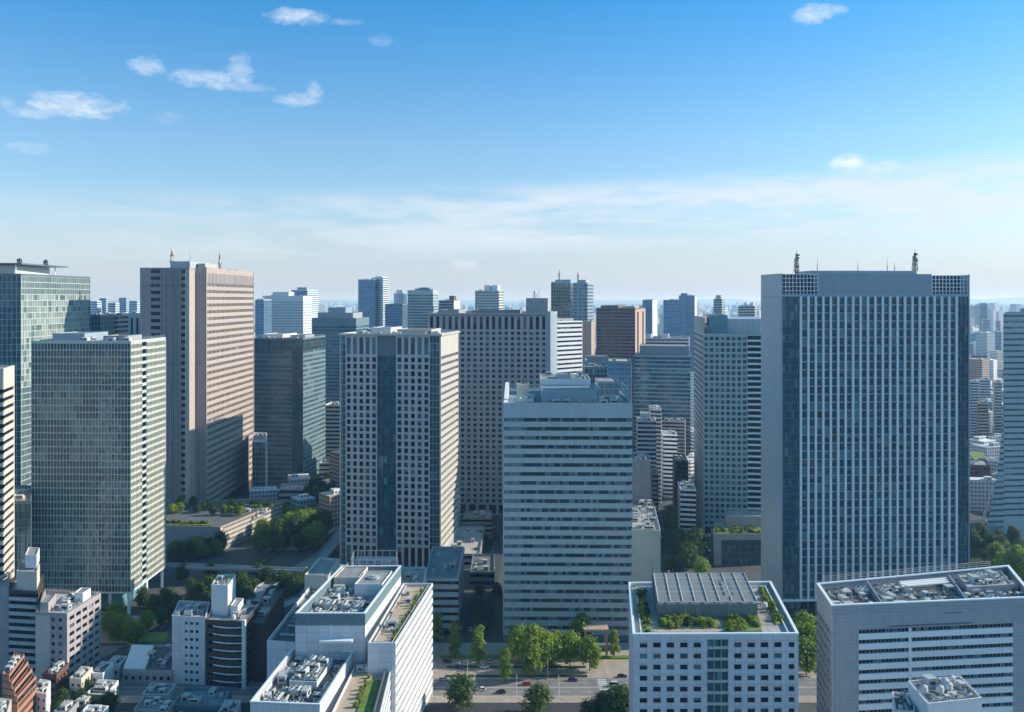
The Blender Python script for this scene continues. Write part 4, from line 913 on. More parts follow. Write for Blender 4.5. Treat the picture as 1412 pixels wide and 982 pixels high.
for i in range(4):
    f = Fr(q[i], q[(i+1) % 4]); n = int(f.L/2.6)
    for k in range(n+1): m_.box(f, f.L*k/n-.12, f.L*k/n+.12, 58.4, z1_+.3, 0, .35)
    for zz in range(8): m_.box(f, 0, f.L, 58.7+zz*.62, 58.85+zz*.62, 0, .22)
ph = r1.add('plant_house', m_, M['framedark'])
# louvred top: slats between beams with one open bay
m_ = MB(); f = Fr(q[0], q[1]); Dq = math.dist(q[0], q[3]); Lq = f.L
def qp(a, b_, z): return (q[0][0]*(1-a)*(1-b_)+q[1][0]*a*(1-b_)+q[2][0]*a*b_+q[3][0]*(1-a)*b_, q[0][1]*(1-a)*(1-b_)+q[1][1]*a*(1-b_)+q[2][1]*a*b_+q[3][1]*(1-a)*b_, z)
for k in range(9): m_.tube(qp(k/8, 0, z1_+.9), qp(k/8, 1, z1_+.9), .22, 4)
for k in range(7): m_.tube(qp(0, k/6, z1_+.75), qp(1, k/6, z1_+.75), .18, 4)
m2 = MB()
for k in range(46):
    b_ = (k+.5)/46
    for a_, c_ in ((0, 5/8), (6.4/8, 1)) if .15 < b_ < .72 else ((0, 1),):
        A, B = qp(a_, b_, z1_+.65), qp(c_, b_, z1_+.65)
        m2.face([A, B, (B[0], B[1]+.32, B[2]+.12), (A[0], A[1]+.32, A[2]+.12)], [(0, 0), (9, 0), (9, 1), (0, 1)], .5)
        m2.face([(A[0], A[1]+.32, A[2]+.08), (B[0], B[1]+.32, B[2]+.08), (B[0], B[1], B[2]-.04), (A[0], A[1], A[2]-.04)], [(0, 0), (9, 0), (9, 1), (0, 1)], .5)
r1.add('roof_beams', m_, M['frame']); r1.add('roof_louvres', m2, M['framedark'])
for a_, b_ in ((.165, .97), (.79, .97)): pole(r1, r1.at(a_, b_), 58.4, 11, .28, 'flue')
clutter(r1, .2, .84, .4, .95, 0, seed=2)
clutter(r1, .83, .3, .93, .6, 4, seed=41, kinds='box vent tank')
m_ = MB(); m_.prism(r1.sub(.13, .10, .62, .145), 58.42, 58.6); r1.add('timber_walkway', m_, M['rooftan'])
m_ = MB(); m_.prism(r1.sub(.81, .22, .88, .62), 58.42, 58.56); r1.add('paved_path', m_, M['paving'])
r1.done()
for k, (a_, b_, c_, d_, h, lab) in enumerate(((.06, .20, .11, .90, .9, 'planting bed along the left parapet of the garden roof'), (.16, .17, .55, .31, 1.0, 'planting bed in front of the grey louvred plant house'), (.57, .10, .80, .32, .8, 'broad shrub bed at the right front of the garden roof'), (.90, .22, .945, .92, .8, 'long planting bed by the right parapet of the garden roof'), (.06, .08, .12, .17, .7, 'square bed in the near left corner of the garden roof'))):
    q_ = r1.sub(a_, b_, c_, d_); m_ = MB(); m_.prism(q_, 58.42, 58.42+.35); pl = m_.obj('planting_bed', [M['paving']], None, (*q_[0], 58.4)); tag(pl, lab, 'planting bed')
    tg = MB(); tg.prism(inset(q_, .15), 58.77, 58.86); tg.obj('turf', [M['lawn']], pl, (0, 0, 0) if False else (*q_[0], 58.4))
    n = int(math.dist(q_[0], q_[1])*math.dist(q_[0], q_[3])/3.2)
    for j in range(n):
        s, t = rnd.uniform(.06, .94), rnd.uniform(.04, .96)
        x = (1-s)*(1-t)*q_[0][0]+s*(1-t)*q_[1][0]+s*t*q_[2][0]+(1-s)*t*q_[3][0]; y = (1-s)*(1-t)*q_[0][1]+s*(1-t)*q_[1][1]+s*t*q_[2][1]+(1-s)*t*q_[3][1]
        e = tree('shrub', x, y, rnd.uniform(.7, 1.9)*h, 'leafy shrub in the %s' % lab, 'shrubs in the '+lab, z=58.8, wide=rnd.uniform(.8, 1.5), cat='shrub', name='shrub')

# silver tile block, bottom right
fl, fr_ = W(1147, 318), (193, 327); bl = W(1126, 343); br = (205, 366)
r2 = Bld('tiled_block', 'long blue-grey tiled block with ribbon windows and an open roof packed with plant, bottom corner', quad(fl, fr_, br, bl), 60, core='glassdk', wall='silvertile', roof='roofdark', ins=.8, par=3.2)
L = r2.fr(0).L
r2.solid(0, u1=10.2); r2.solid(0, z0=50.8, u0=10.2)
r2.bands(0, 3.62, .42, u0=10.2, u1=70, z1=50.8, z0=0, glass='glass', pane=1.5, mull=.12, mullmat='frame', mat='fin', vfun=lambda r, c: rnd.random()*.8 if rnd.random() < .85 else .95)
r2.solid(0, u0=70, n1=.05, z1=50.8)
m_ = MB(); f = r2.fr(0); m_.box(f, 29.4, 30.2, 0, 50.7, -.4, .25); r2.add('pier', m_, M['fin'])
m_ = MB(); m_.box(f, 22, 54, 51.3, 51.9, -.1, .12); m_.box(f, 43, 50, 55.4, 55.8, -.1, .06); r2.add('painted_shadow_line', m_, M['mulldark'])  # raised dark bars stand in for the shade of a notch
r2.grid(3, 6, 3.62, .8, .5, z1=50.8, glass='glassdk'); r2.solid(3, z0=50.8); r2.solid(1); r2.solid(2)
m_ = MB(); m_.ring(inset(r2.poly, -.1), 59.7, 60.15, 1.1); r2.add('coping', m_, M['fin'])
m_ = MB(); m_.box(Fr(r2.at(.245, .03), r2.at(.245, .97)), 0, 26, 56.8, 59.9, -.2, .2); m_.box(Fr(r2.at(.66, .03), r2.at(.66, .97)), 0, 30, 56.8, 59.9, -.2, .2); r2.add('roof_wall', m_, M['silver'])
clutter(r2, .02, .05, .23, .92, 30, seed=51, pad=.4); clutter(r2, .26, .08, .44, .9, 26, seed=52, pad=.4, kinds='cooler cooler duct box'); clutter(r2, .46, .08, .65, .6, 26, seed=53, pad=.4, kinds='duct duct vent box'); clutter(r2, .68, .08, .98, .92, 34, seed=54, pad=.4)
m_ = MB()
for k in range(3): m_.tube((*r2.at(.40, .70+k*.07), 58.8), (*r2.at(.645, .70+k*.07), 58.8), .55, 8)
r2.add('pipe_run', m_, M['whitepaint'])
m_ = MB()
for k in range(13):
    m_.tube((*r2.at(.03+k*.072, .99), 60), (*r2.at(.03+k*.072, .99), 62.6), .07, 4)
for zz in (61, 61.8, 62.5): m_.tube((*r2.at(.03, .99), zz), (*r2.at(.9, .99), zz), .06, 4)
r2.add('back_railing', m_, M['frame'])
r2.block(.70, .35, .93, .8, 60.6, 'greywall', name='plant_deck', roof='roofpale'); clutter(r2, .72, .4, .92, .76, 9, z=60.1, seed=55, kinds='box box cooler')
r2.done()

# white stair-headed box at the very bottom right
c0 = W(1279, 252); c1 = W(1354, 255.7); c2 = W(1324, 270.5); c3 = W(1252, 267)
r3 = Bld('white_block', 'small bright white square block with a cluttered roof in front of the silver tiled block', quad(c0, c1, c2, c3), 55, core='greywall', wall='whitepaint', roof='roof', ins=.3, par=.9)
for i in range(4): r3.solid(i)
clutter(r3, .04, .04, .96, .96, 17, seed=61, pad=.4, kinds='cooler box tank duct vent box'); rails(r3, inset(r3.poly, .4), 55, .6); r3.done()
r4 = Bld('white_block', 'lower pale annex hugging the left side of the small bright white block', quad(W(1234, 258), W(1262, 257), W(1259, 268), W(1230, 270)), 50.5, core='greywall', wall='white2', roof='roofdark', ins=.3, par=.8)
for i in range(4): r4.solid(i)
clutter(r4, .05, .05, .95, .95, 6, seed=62, pad=.3); r4.done()

# white sloping-sided complex, bottom centre-left
Q = Bld('banded_block', 'bright white block with sunlit slanting ribbon floors and a long pot-strewn terrace on top', quad(W(507, 318), W(545.5, 318), W(597, 385), W(556, 385)), 46.6, core='glass', wall='white', roof='rooftan', ins=.5, par=1.0)
Q.bands(1, 3.55, .42, glass='glass', pane=1.7, mat='white', mull=.5, mullmat='white'); Q.solid(0, mat='white2'); Q.grid(0, 1, 9, .3, .3, mat='white2', u0=0, u1=.2) if False else None
Q.solid(2); Q.solid(3); clutter(Q, .10, .1, .75, .85, 12, seed=70, kinds='box vent vent', pad=.3)
m_ = MB(); m_.ring(inset(Q.poly, 1.6), 45.65, 46.4, .15); Q.add('inner_rail', m_, M['frame']); Q.done()
for k in range(22):
    x, y = Q.at(.74+rnd.uniform(-.05, .08), .08+k*.038); tree('shrub', x, y, rnd.uniform(.7, 1.5), 'potted shrub in the row along the terrace of the bright white slanting block', 'potted shrubs on the white block terrace', z=45.7, wide=.8, cat='shrub', name='shrub')
fq = quad(W(407, 327), W(503.5, 327), (-48.2, 385.5), W(471, 385))
Q2 = Bld('plant_roofed_block', 'white block, open walled roof full of cooling plant, beside the slanting sunlit one', fq, 54, core='white2', wall='white2', roof='roofpale', ins=.5, par=4.2, parmat='teal')
Q2.solid(0, mat='white2'); Q2.solid(1, mat='white'); Q2.solid(2); Q2.solid(3)
m_ = MB(); m_.ring(inset(Q2.poly, -.05), 53.8, 54.15, .8); Q2.add('coping', m_, M['fin'])
Q2.block(.06, .72, .46, .97, 54.2, 'cream', name='lift_house', z0=49.8); Q2.block(.5, .55, .93, .85, 54.5, 'white', name='plant_house', z0=49.8)
m_ = MB(); c = Q2.at(.72, .7); m_.cyl(c, 2.4, 2.4, 54.1, 54.9, 18); m_.cyl(c, 1.3, 1.3, 54.9, 55.3, 16); Q2.add('fan_shroud', m_, M['frame'])
clutter(Q2, .04, .05, .96, .5, 34, seed=71, pad=.4, kinds='cooler cooler box duct'); clutter(Q2, .06, .5, .45, .7, 8, seed=72, pad=.3)
m_ = MB(); f = Q2.fr(0); m_.box(f, 9.5, 21.5, 44.2, 45, -.5, 3.2); m_.box(f, 13, 13.2, 45, 50, 0, .08); Q2.add('canopy', m_, M['fin'])
Q2.done()
# open steel screens behind it
sc = Bld('steel_screen_block', 'low block crowned by an open steel screen, behind the white plant-roofed block', quad(W(484, 398), W(548, 398), W(549, 432), W(492, 432)), 44, core='greywall', wall='white2', roof='roof', ins=.4, occ=False)
sc.bands(0, 3.6, .4); sc.solid(1); sc.solid(2); sc.solid(3)
m_ = MB(); q = sc.sub(.0, .05, .98, .5)
for i in range(4):
    f = Fr(q[i], q[(i+1) % 4]); n = 6
    for k in range(n+1): m_.box(f, f.L*k/n-.16, f.L*k/n+.16, 42.9, 52.5, -.16, .16)
    for zz in (46, 49, 52): m_.box(f, 0, f.L, zz, zz+.35, -.12, .12)
    for k in range(n): m_.tube(f.p(f.L*k/n, 46, 0), f.p(f.L*(k+1)/n, 49, 0), .1, 4)
sc.add('steel_screen', m_, M['frame']); clutter(sc, .05, .1, .95, .9, 12, seed=73); sc.done()
sd = Bld('white_block', 'pale low block with a blank side, right behind the steel-screened one', quad(W(546, 405), W(583, 405), W(588, 440), W(549, 440)), 37, core='greywall', wall='white2', roof='roofpale', ins=.4)
for i in range(4): sd.solid(i)
clutter(sd, .1, .1, .9, .9, 7, seed=74); sd.done()
# low left wing
q3 = Bld('white_block', 'narrow lower wing with a recessed roof along the left of the plant-roofed white block', quad(W(368, 340), W(409, 338), W(470, 402), W(432, 412)), 39, core='greywall', wall='white2', roof='roofdark', ins=.5, par=1.6, occ=False)
for i in range(4): q3.solid(i)
clutter(q3, .1, .05, .9, .9, 12, seed=75, kinds='box duct vent'); q3.done()
q3b = Bld('white_block', 'taller step of pale wall at the far end of the narrow wing', quad(W(420, 405), W(452, 404), W(468, 430), W(440, 432)), 44, core='greywall', wall='cream', roof='roof', ins=.4, par=1)
for i in range(4): q3b.solid(i)
q3b.done()
# nearest plant block
q4 = Bld('plant_roofed_block', 'nearest white block with rows of fans on its open roof at the bottom edge', quad(W(345, 286), W(441, 284), W(488, 327), W(404, 330)), 40, core='white2', wall='white2', roof='roofdark', ins=.5, par=3.2)
for i in range(4): q4.solid(i)
q4.block(.30, .42, .72, .88, 39.2, 'unit', name='cooler_deck', z0=36.8, roof='roof')
clutter(q4, .31, .44, .71, .87, 13, z=38.7, seed=80, pad=.3, kinds='cooler'); clutter(q4, .04, .04, .70, .40, 22, seed=81, pad=.3); clutter(q4, .76, .05, .97, .95, 26, seed=82, pad=.2, kinds='cooler vent vent'); clutter(q4, .04, .45, .28, .95, 10, seed=83, pad=.3)
m_ = MB(); m_.ring(inset(q4.poly, -.1), 39.8, 40.2, .7); q4.add('coping', m_, M['fin']); rails(q4, inset(q4.poly, 1.2), 38.6, 1.3, step=1.4); q4.done()
q5 = Bld('terrace_block', 'low block with a brick-paved terrace and lawn strip beside the nearest plant block', quad(W(455, 284), W(524, 284), W(541, 324), W(490, 324)), 36.5, core='greywall', wall='white', roof='rooftan', ins=.4, par=1.0)
q5.bands(1, 3.5, .5, glass='glass', pane=1.2, mull=.4, mullmat='white'); q5.solid(0); q5.solid(2); q5.solid(3)
clutter(q5, .05, .86, .7, .97, 5, seed=84, kinds='box cooler', pad=.2)
m_ = MB(); m_.box(Fr(q5.at(.86, .02), q5.at(.86, .98)), 0, 38, 35.4, 37.6, -.12, .12); q5.add('screen_wall', m_, M['steel']); q5.done()
m_ = MB(); qq = q5.sub(.5, .05, .78, .7); m_.prism(qq, 35.52, 35.95); tag(m_.obj('roof_lawn', [M['lawn']], None, (*qq[0], 35.5)), 'strip of bright lawn on the brick-paved terrace at the bottom edge', 'roof garden')
for k in range(8):
    x, y = q5.at(.40+rnd.random()*.1, .2+k*.08); tree('shrub', x, y, rnd.uniform(.8, 1.6), 'dark shrub beside the lawn strip on the brick-paved terrace', 'shrubs on the brick-paved terrace', z=35.5, cat='shrub', name='shrub')
# banded low block in shade behind the avenue
S1 = Bld('office_block', 'low grey block with shaded ribbon windows beside the dark side street', quad(W(585, 447), W(632, 447), W(640, 505), W(596, 505)), 29, core='glassdk', wall='bluegrey', roof='roofblue', ins=.6)
S1.bands(0, 4.1, .42, glass='glassdk', z0=4); S1.bands(1, 4.1, .42, glass='glassdk', z0=4); S1.solid(2); S1.solid(3); clutter(S1, .1, .1, .9, .9, 8, seed=90); S1.done()

# ---- left front quarter
l1 = Bld('tile_block', 'grey-pink tiled block with a sunlit windowed side and planted roof, lower left', quad(W(49, 388), W(92.5, 386), (-191.4, 413), W(62, 418)), 33, core='glassdk', wall='pinkwall', roof='roofpale', ins=.5)
L = l1.fr(0).L
l1.solid(0, u1=L*.44, mat='cream', name='blank_bay'); l1.grid(0, 2, 3.4, .45, .45, u0=L*.44, u1=L*.9, glass='glassdk'); l1.solid(0, u0=L*.9)
l1.grid(1, 5, 3.4, .74, .48, u0=1.2, u1=26.4, glass='glass'); l1.solid(1, u1=1.2); l1.solid(2); l1.solid(3)
l1.block(.12, .08, .36, .5, 36.5, 'pinkwall', name='stair_house'); clutter(l1, .4, .1, .95, .9, 12, seed=100, pad=.3); 
l1.block(.7, .62, .88, .88, 36.2, 'whitepaint', name='tank_house'); rails(l1, inset(l1.poly, .4), 33, .9); l1.done()
l2 = Bld('tile_block', 'dark shaded block with a white-topped plant house, behind the grey-pink tiled one', quad(W(12, 402), W(52, 400), W(60, 425), W(22, 428)), 38, core='glassdk', wall='darkwall', roof='roofpale', ins=.5)
l2.bands(0, 3.3, .5, glass='glassdk', mat='bluegrey'); l2.bands(1, 3.3, .4, glass='glassdk'); l2.solid(2); l2.solid(3); l2.block(.25, .1, .95, .6, 46, 'cream'); l2.block(.5, .3, .9, .8, 52, 'whitepaint', name='stair_house', z0=46); clutter(l2, .05, .62, .95, .97, 8, seed=101); l2.done()
l3 = Bld('white_block', 'plain white roof box at the frame edge above the dark shaded block', quad(W(-24, 430), W(2, 430), W(24, 458), W(-4, 460)), 50, core='greywall', wall='whitepaint', roof='roof', ins=.4)
for i in range(4): l3.solid(i)
clutter(l3, .1, .1, .9, .9, 5, seed=102); l3.done()
l4 = Bld('tile_block', 'pale blank-walled block at the frame edge in front of the plain white roof box', quad(W(-40, 404), W(12, 402), W(16, 425), W(-30, 430)), 39, core='greywall', wall='greywall', roof='roofpale', ins=.4, occ=False)
l4.solid(0); l4.solid(1); l4.solid(2); l4.solid(3); clutter(l4, .1, .1, .9, .9, 12, seed=103); l4.done()
# orange terraced block
e = Bld('terraced_block', 'orange-brown terraced block whose floors step back like stairs, lower left edge', quad(W(3, 336), W(24, 334), W(50, 352.5), W(20, 356)), 18, core='glassdk', wall='orange', roof='roofpale', ins=.4, occ=False)
e.solid(0); e.solid(2); e.solid(3); e.bands(1, 3.2, .5, glass='glassdk', pane=1.6, mull=.4, mullmat='orange')
for k in range(4):
    q = e.sub(0, 0, 1-k*.18, 1); m_ = MB(); z = 17+k*2.6; m_.prism(q, z, z+2.3); m_.ring(q, z+2.3, z+3.2, .25); e.add('terrace_floor', m_, M['orange'])
    fq_ = Fr(q[1], q[2]); g = MB(); g.box(fq_, .6, fq_.L-.6, z+.5, z+2.0, 0, .06); e.add('window', g, M['glass'])
clutter(e, .05, .1, .42, .9, 4, z=27.2, seed=104, pad=.2, kinds='box vent'); e.done()
e2 = T('white_house', 'small white house with dark windows beside the orange-brown terraced block', quad(W(49, 352), W(64, 350), W(70, 362), W(55, 364)), 14, 'whitepaint', 'glassdk', fh=3.4, hf=.4, mode='grid', cell=(3, .4), clut=2, roof='roofpale')
e3 = T('tile_block', 'beige flat-roofed house cut by the lower left corner', quad(W(-20, 318), W(8, 316), W(16, 332), W(-8, 334)), 20, 'cream', 'glassdk', fh=3.3, mode='grid', cell=(3, .5), clut=7, roof='rooftan')
e4 = T('white_house', 'white box house cut by the bottom edge, lower left', quad(W(103, 318), W(133, 317), W(150, 328), W(121, 329)), 19.5, 'whitepaint', 'glassdk', fh=3.3, over={0: 'solid', 1: 'solid'}, clut=4, roof='rooftan')
# white block with small windows and dark balcony block behind
l5 = Bld('white_slab', 'whitish slab with one group of small windows per floor, left of the dark balconies', quad(W(237, 392), W(284, 390), W(289, 410), W(247, 412)), 30, core='glassdk', wall='white2', roof='roof', ins=.35)
L = l5.fr(0).L
l5.solid(0, u1=L*.34); l5.grid(0, 3, 3.45, .55, .36, u0=L*.34, u1=L*.82, glass='glassdk'); l5.solid(0, u0=L*.82); l5.solid(1, mat='darkwall'); l5.solid(2); l5.solid(3)
clutter(l5, .05, .05, .95, .95, 9, seed=110, pad=.3); l5.done()
l6 = Bld('balcony_block', 'dark brown block with thin white curved balcony edges and a white side fin', quad(W(284.6, 390), W(339, 387), W(362, 413), W(300, 415)), 29, core='darkwall', wall='darkwall', roof='roofpale', ins=.35)
L = l6.fr(0).L; f = l6.fr(0)
l6.grid(0, 5, 3.4, .7, .5, u0=0, u1=L-.9, glass='glassdk'); m_ = MB(); m_.box(f, L-1.5, L-.004, 0, 30, -.4, .9); l6.add('white_fin', m_, M['whitepaint'])
for r in range(8):
    m_ = MB(); n = 12; z = 2.4+r*3.4; pts = []
    for k in range(n+1):
        a = k/n; pts.append((3.2+(L-5.0)*a, 1.3*sin(pi*a)+.25))
    for k in range(n):
        (ua, na), (ub, nb) = pts[k], pts[k+1]
        A, B, C_, D_ = f.p(ua, z, na), f.p(ub, z, nb), f.p(ub, z+.45, nb), f.p(ua, z+.45, na)
        E, F_, = f.p(ua, z, .0), f.p(ub, z, .0); H_, I_ = f.p(ub, z+.12, 0), f.p(ua, z+.12, 0)
        m_.face([A, B, C_, D_], [(0, 0)]*4, .5); m_.face([D_, C_, H_, I_], [(0, 0)]*4, .5); m_.face([E, F_, B, A], [(0, 0)]*4, .5)
    l6.add('balcony', m_, M['fin'])
l6.bands(1, 3.4, .4, glass='glassdk', mat='darkwall'); l6.solid(2); l6.solid(3)
l6.block(.02, .35, .42, .95, 41.5, 'whitepaint', name='tank_house', roof='roofpale')
clutter(l6, .03, .4, .41, .9, 10, z=41.0, seed=113, pad=.1, kinds='vent box vent')
l6.block(.5, .3, .68, .7, 33, 'whitepaint', name='stair_house'); clutter(l6, .45, .05, .97, .95, 14, seed=112, kinds='tank box duct vent cooler', pad=.2); rails(l6, inset(l6.poly, .3), 29, .9); l6.done()
T('office_block', 'dark brown side block directly right of the white-finned balcony block', quad(W(342, 395), W(364, 393), W(392, 440), W(368, 442)), 26, 'darkwall', 'glassdk', fh=3.4, mode='solid', edges=(), clut=5, roof='roofdark')
# low sheds and roofs
LOW = [('pale low house pressed against the dark side of the grey-pink tiled block', 96, 112, 372, 12, 11, 'cream', 'rooftan'),
       ('small white house with a grey roof behind the low white-roofed one', 126, 142, 382, 12, 9, 'whitepaint', 'roof'),
       ('low tan house right of the white box house', 158, 176, 330, 10, 9, 'tan', 'rooftan'),
       ('narrow grey house between the blue-roofed one and the pale workshop', 216, 230, 344, 10, 10, 'greywall', 'roofdark'),
       ('white-walled low shop beside the dark side block and the nearest plant block', 300, 322, 338, 12, 12, 'white', 'roof'),
       ('little dark-roofed hall at the bottom edge under the pale workshop', 240, 272, 318, 10, 9, 'bluegrey', 'roofdark'),
       ('cream house corner at the bottom edge under the dark-roofed hall', 276, 300, 312, 9, 11, 'cream', 'roofpale'),
       ('small pale house on the road side of the flat-roofed shed', 146, 164, 398, 10, 6, 'white', 'roofpale'),
       ('low red-brown house behind the orange-brown terraced block', 58, 78, 374, 12, 12, 'redbrick', 'rooftan'),
       ('small greenish-roofed house left of the dark low house', 74, 94, 344, 10, 10, 'greywall', 'teal'),
('long flat-roofed shed, half pale half dark, in front of the roadside trees', 169, 237, 392, 28, 6, 'greywall', 'roofdark'),
       ('low teal-roofed annex at the foot of the whitish slab', 238, 306, 352, 16, 9, 'teal', 'roofblue'),
       ('small grey-roofed house below the flat-roofed shed', 184, 222, 352, 12, 7, 'greywall', 'roof'),
       ('low white-roofed house between the grey-pink tiled block and the sheds', 118, 146, 366, 14, 7, 'white', 'roofpale'),
       ('blue-roofed low house among the sheds, lower left', 196, 232, 368, 11, 6, 'bluegrey', 'roofblue'),
       ('low pale workshop nearest the bottom edge, left of the dark balconies', 232, 292, 336, 12, 8, 'bluegrey', 'roofblue'),
       ('little tan-roofed house at the bottom edge beside the white box house', 152, 186, 338, 12, 7, 'cream', 'rooftan'),
       ('dark low house behind the white box house', 96, 116, 352, 12, 8, 'darkwall', 'roofdark')]
for lab, a, b_, d, dep, h, wl, rf in LOW:
    T('low_house', lab, plan(a, b_, d, d-1, dep, -4), h, wl, 'glassdk', fh=3.2, hf=.35, mode='grid', cell=(3.2, .45), clut=4, roof=rf)
m_ = MB(); qq = [W(170, 393), W(200, 393), W(212, 419), W(182, 420)]; m_.prism(qq, 5.0, 6.3); tag(m_.obj('shed_canopy', [M['whitepaint']], None, (*qq[0], 5)), 'white sheet canopy over the left half of the flat-roofed shed', 'canopy')
# low glass pavilion with turf roof
T_ = Bld('pavilion', 'low pavilion with a bright turf roof beside the foot of the widest glass tower', quad(W(984, 566), W(1053, 566), W(1056, 600), W(984, 600)), 20, core='curtaindk', wall='greywall', roof='roofpale', ins=.5, occ=False)
T_.solid(0, u1=5); T_.curtain(0, 3, 4.5, u0=5, z1=16, glass='curtaindk', mat='mulldark'); T_.solid(0, u0=5, z0=16); T_.solid(1); T_.solid(2); T_.solid(3); T_.block(.25, .5, 1, .95, 27, 'greywall', name='roof_house'); T_.done()
qq = T_.sub(.05, .05, .97, .48); m_ = MB(); m_.prism(qq, 18.95, 19.9); tag(m_.obj('roof_lawn', [M['lawn']], None, (*qq[0], 19)), 'bright turf sheet on the pavilion beside the widest glass tower', 'roof garden')
# cream canopies and small roofs in the side street
T('street_building', 'sunlit tan flat roof at the top of the dark side street', quad(W(638, 640), W(678, 640), W(678, 662), W(642, 662)), 12, 'tan', 'glassdk', fh=4, clut=6, roof='rooftan')
T('street_building', 'flat grey canopy roof with bright stripes at the foot of the pale grid tower', quad(W(616, 560), W(662, 560), W(668, 630), W(630, 630)), 9, 'greywall', 'glassdk', fh=4.5, clut=5, roof='roofpale')
T('street_building', 'low dark block deep in the side street', quad(W(648, 520), W(682, 520), W(682, 556), W(652, 556)), 10, 'teal', 'glassdk', fh=4.5, clut=5, roof='roofdark')
T('street_building', 'low pale-roofed block by the trees at the end of the podium', quad(W(385, 700), W(418, 700), W(418, 720), W(388, 720)), 20, 'greywall', 'glassdk', fh=4.5, clut=2, roof='roofpale')
T('glass_block', 'small pale-edged glass block between the podium and the dark teal tower', quad(W(348, 745), W(366, 745), W(368, 790), W(350, 790)), 51, 'fin', 'curtain', fh=4.2, mode='curtain', clut=2)
# ================================================================== ground, roads
def sheet(name, poly, z, mat, label=None, cat=None, kind='structure', cell=None):
    m = MB(); m.face([(*p, z) for p in poly], [tuple(p) for p in poly], .5); o = m.obj(name, [M[mat]], None, (*poly[0], z)); return tag(o, label, cat, kind=kind)
def slab(name, poly, z0, z1, mat, kind='structure', label=None, cat=None):
    m = MB(); m.prism(poly, z0, z1, a=.5); return tag(m.obj(name, [M[mat]], None, (*poly[0], z0)), label, cat, kind=kind)
mg, nt, b = newmat('city_ground')
tc = nt.nodes.new('ShaderNodeNewGeometry'); n1 = nd(nt, 'ShaderNodeTexNoise', Scale=.02, Detail=8.0, Roughness=.7); nt.links.new(tc.outputs['Position'], n1.inputs[0])
n2 = nd(nt, 'ShaderNodeTexVoronoi', Scale=.03); nt.links.new(tc.outputs['Position'], n2.inputs[0])
c = mixc(nt, mth(nt, 'SMOOTH_MIN', mth(nt, 'MULTIPLY', n1.outputs[0], 1.0), 1.0, .1), (.035, .04, .042), (.13, .13, .125)); c = mixc(nt, mth(nt, 'MULTIPLY', mth(nt, 'GREATER_THAN', n1.outputs[0], .60), .6), c, (.05, .08, .03)); nt.links.new(c, b.inputs['Base Color']); b.inputs['Roughness'].default_value = .95
M['ground'] = mg
me = bpy.data.meshes.new('ground'); RG = 60000.0; N_ = 12
vs = [(-RG+2*RG*i/N_, -RG+2*RG*j/N_, 0) for j in range(N_+1) for i in range(N_+1)]
me.from_pydata(vs, [], [(j*(N_+1)+i, j*(N_+1)+i+1, (j+1)*(N_+1)+i+1, (j+1)*(N_+1)+i) for j in range(N_) for i in range(N_)]); me.materials.append(mg)
o = bpy.data.objects.new('ground', me); col.objects.link(o); o['kind'] = 'structure'
# the avenue in front of the banded tower
Y0, Y1 = 379, 397
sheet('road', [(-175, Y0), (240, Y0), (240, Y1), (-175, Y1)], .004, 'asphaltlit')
m = MB(); f = FlatFr((0, 0))
def mark(x0, x1, y0, y1): m.face([(x0, y0, .008), (x1, y0, .008), (x1, y1, .008), (x0, y1, .008)], [(x0, y0), (x1, y0), (x1, y1), (x0, y1)], .5)
for yy in (Y0+.5, Y1-.65): mark(-170, 235, yy, yy+.15)
for yy in (Y0+4.5, Y1-4.6):
    x = -170
    while x < 230: mark(x, x+5, yy, yy+.15); x += 10
for yy in (387.6, 388.2): mark(-170, 235, yy, yy+.15)
for k in range(9): mark(-20, -16, Y0+1+k*1.9, Y0+1.8+k*1.9)
for k in range(9): mark(38, 42, Y0+1+k*1.9, Y0+1.8+k*1.9)
tag(m.obj('road_markings', [M['whitepaint']], None, (0, 0, 0)), kind='structure')
slab('pavement', [(-175, Y1), (240, Y1), (240, Y1+7), (-175, Y1+7)], 0, .14, 'paving')
slab('pavement', [(-60, Y1+7.01), (62, Y1+7.01), (62, 438), (-60, 438)], 0, .12, 'paving')
slab('pavement', [(-175, Y0-6), (240, Y0-6), (240, Y0), (-175, Y0)], 0, .14, 'paving')
slab('kerb', [(-175, Y1-.02), (240, Y1-.02), (240, Y1+.25), (-175, Y1+.25)], 0, .16, 'kerb'); slab('kerb', [(-175, Y0-.25), (240, Y0-.25), (240, Y0+.02), (-175, Y0+.02)], 0, .16, 'kerb')
slab('planted_strip', [(-30, Y1+1), (34, Y1+1), (34, Y1+2.6), (-30, Y1+2.6)], .1, .6, 'leafdk', kind='stuff')
slab('planted_strip', [(-34, 418), (60, 418), (60, 421), (-34, 421)], .1, .7, 'leaf', kind='stuff')
slab('planted_strip', [(-30, 408), (34, 408), (34, 409.4), (-30, 409.4)], .1, .6, 'leafdk', kind='stuff')
slab('plaza', [(-175, 300), (38, 300), (38, Y0-6.01), (-175, Y0-6.01)], 0, .05, 'asphalt')
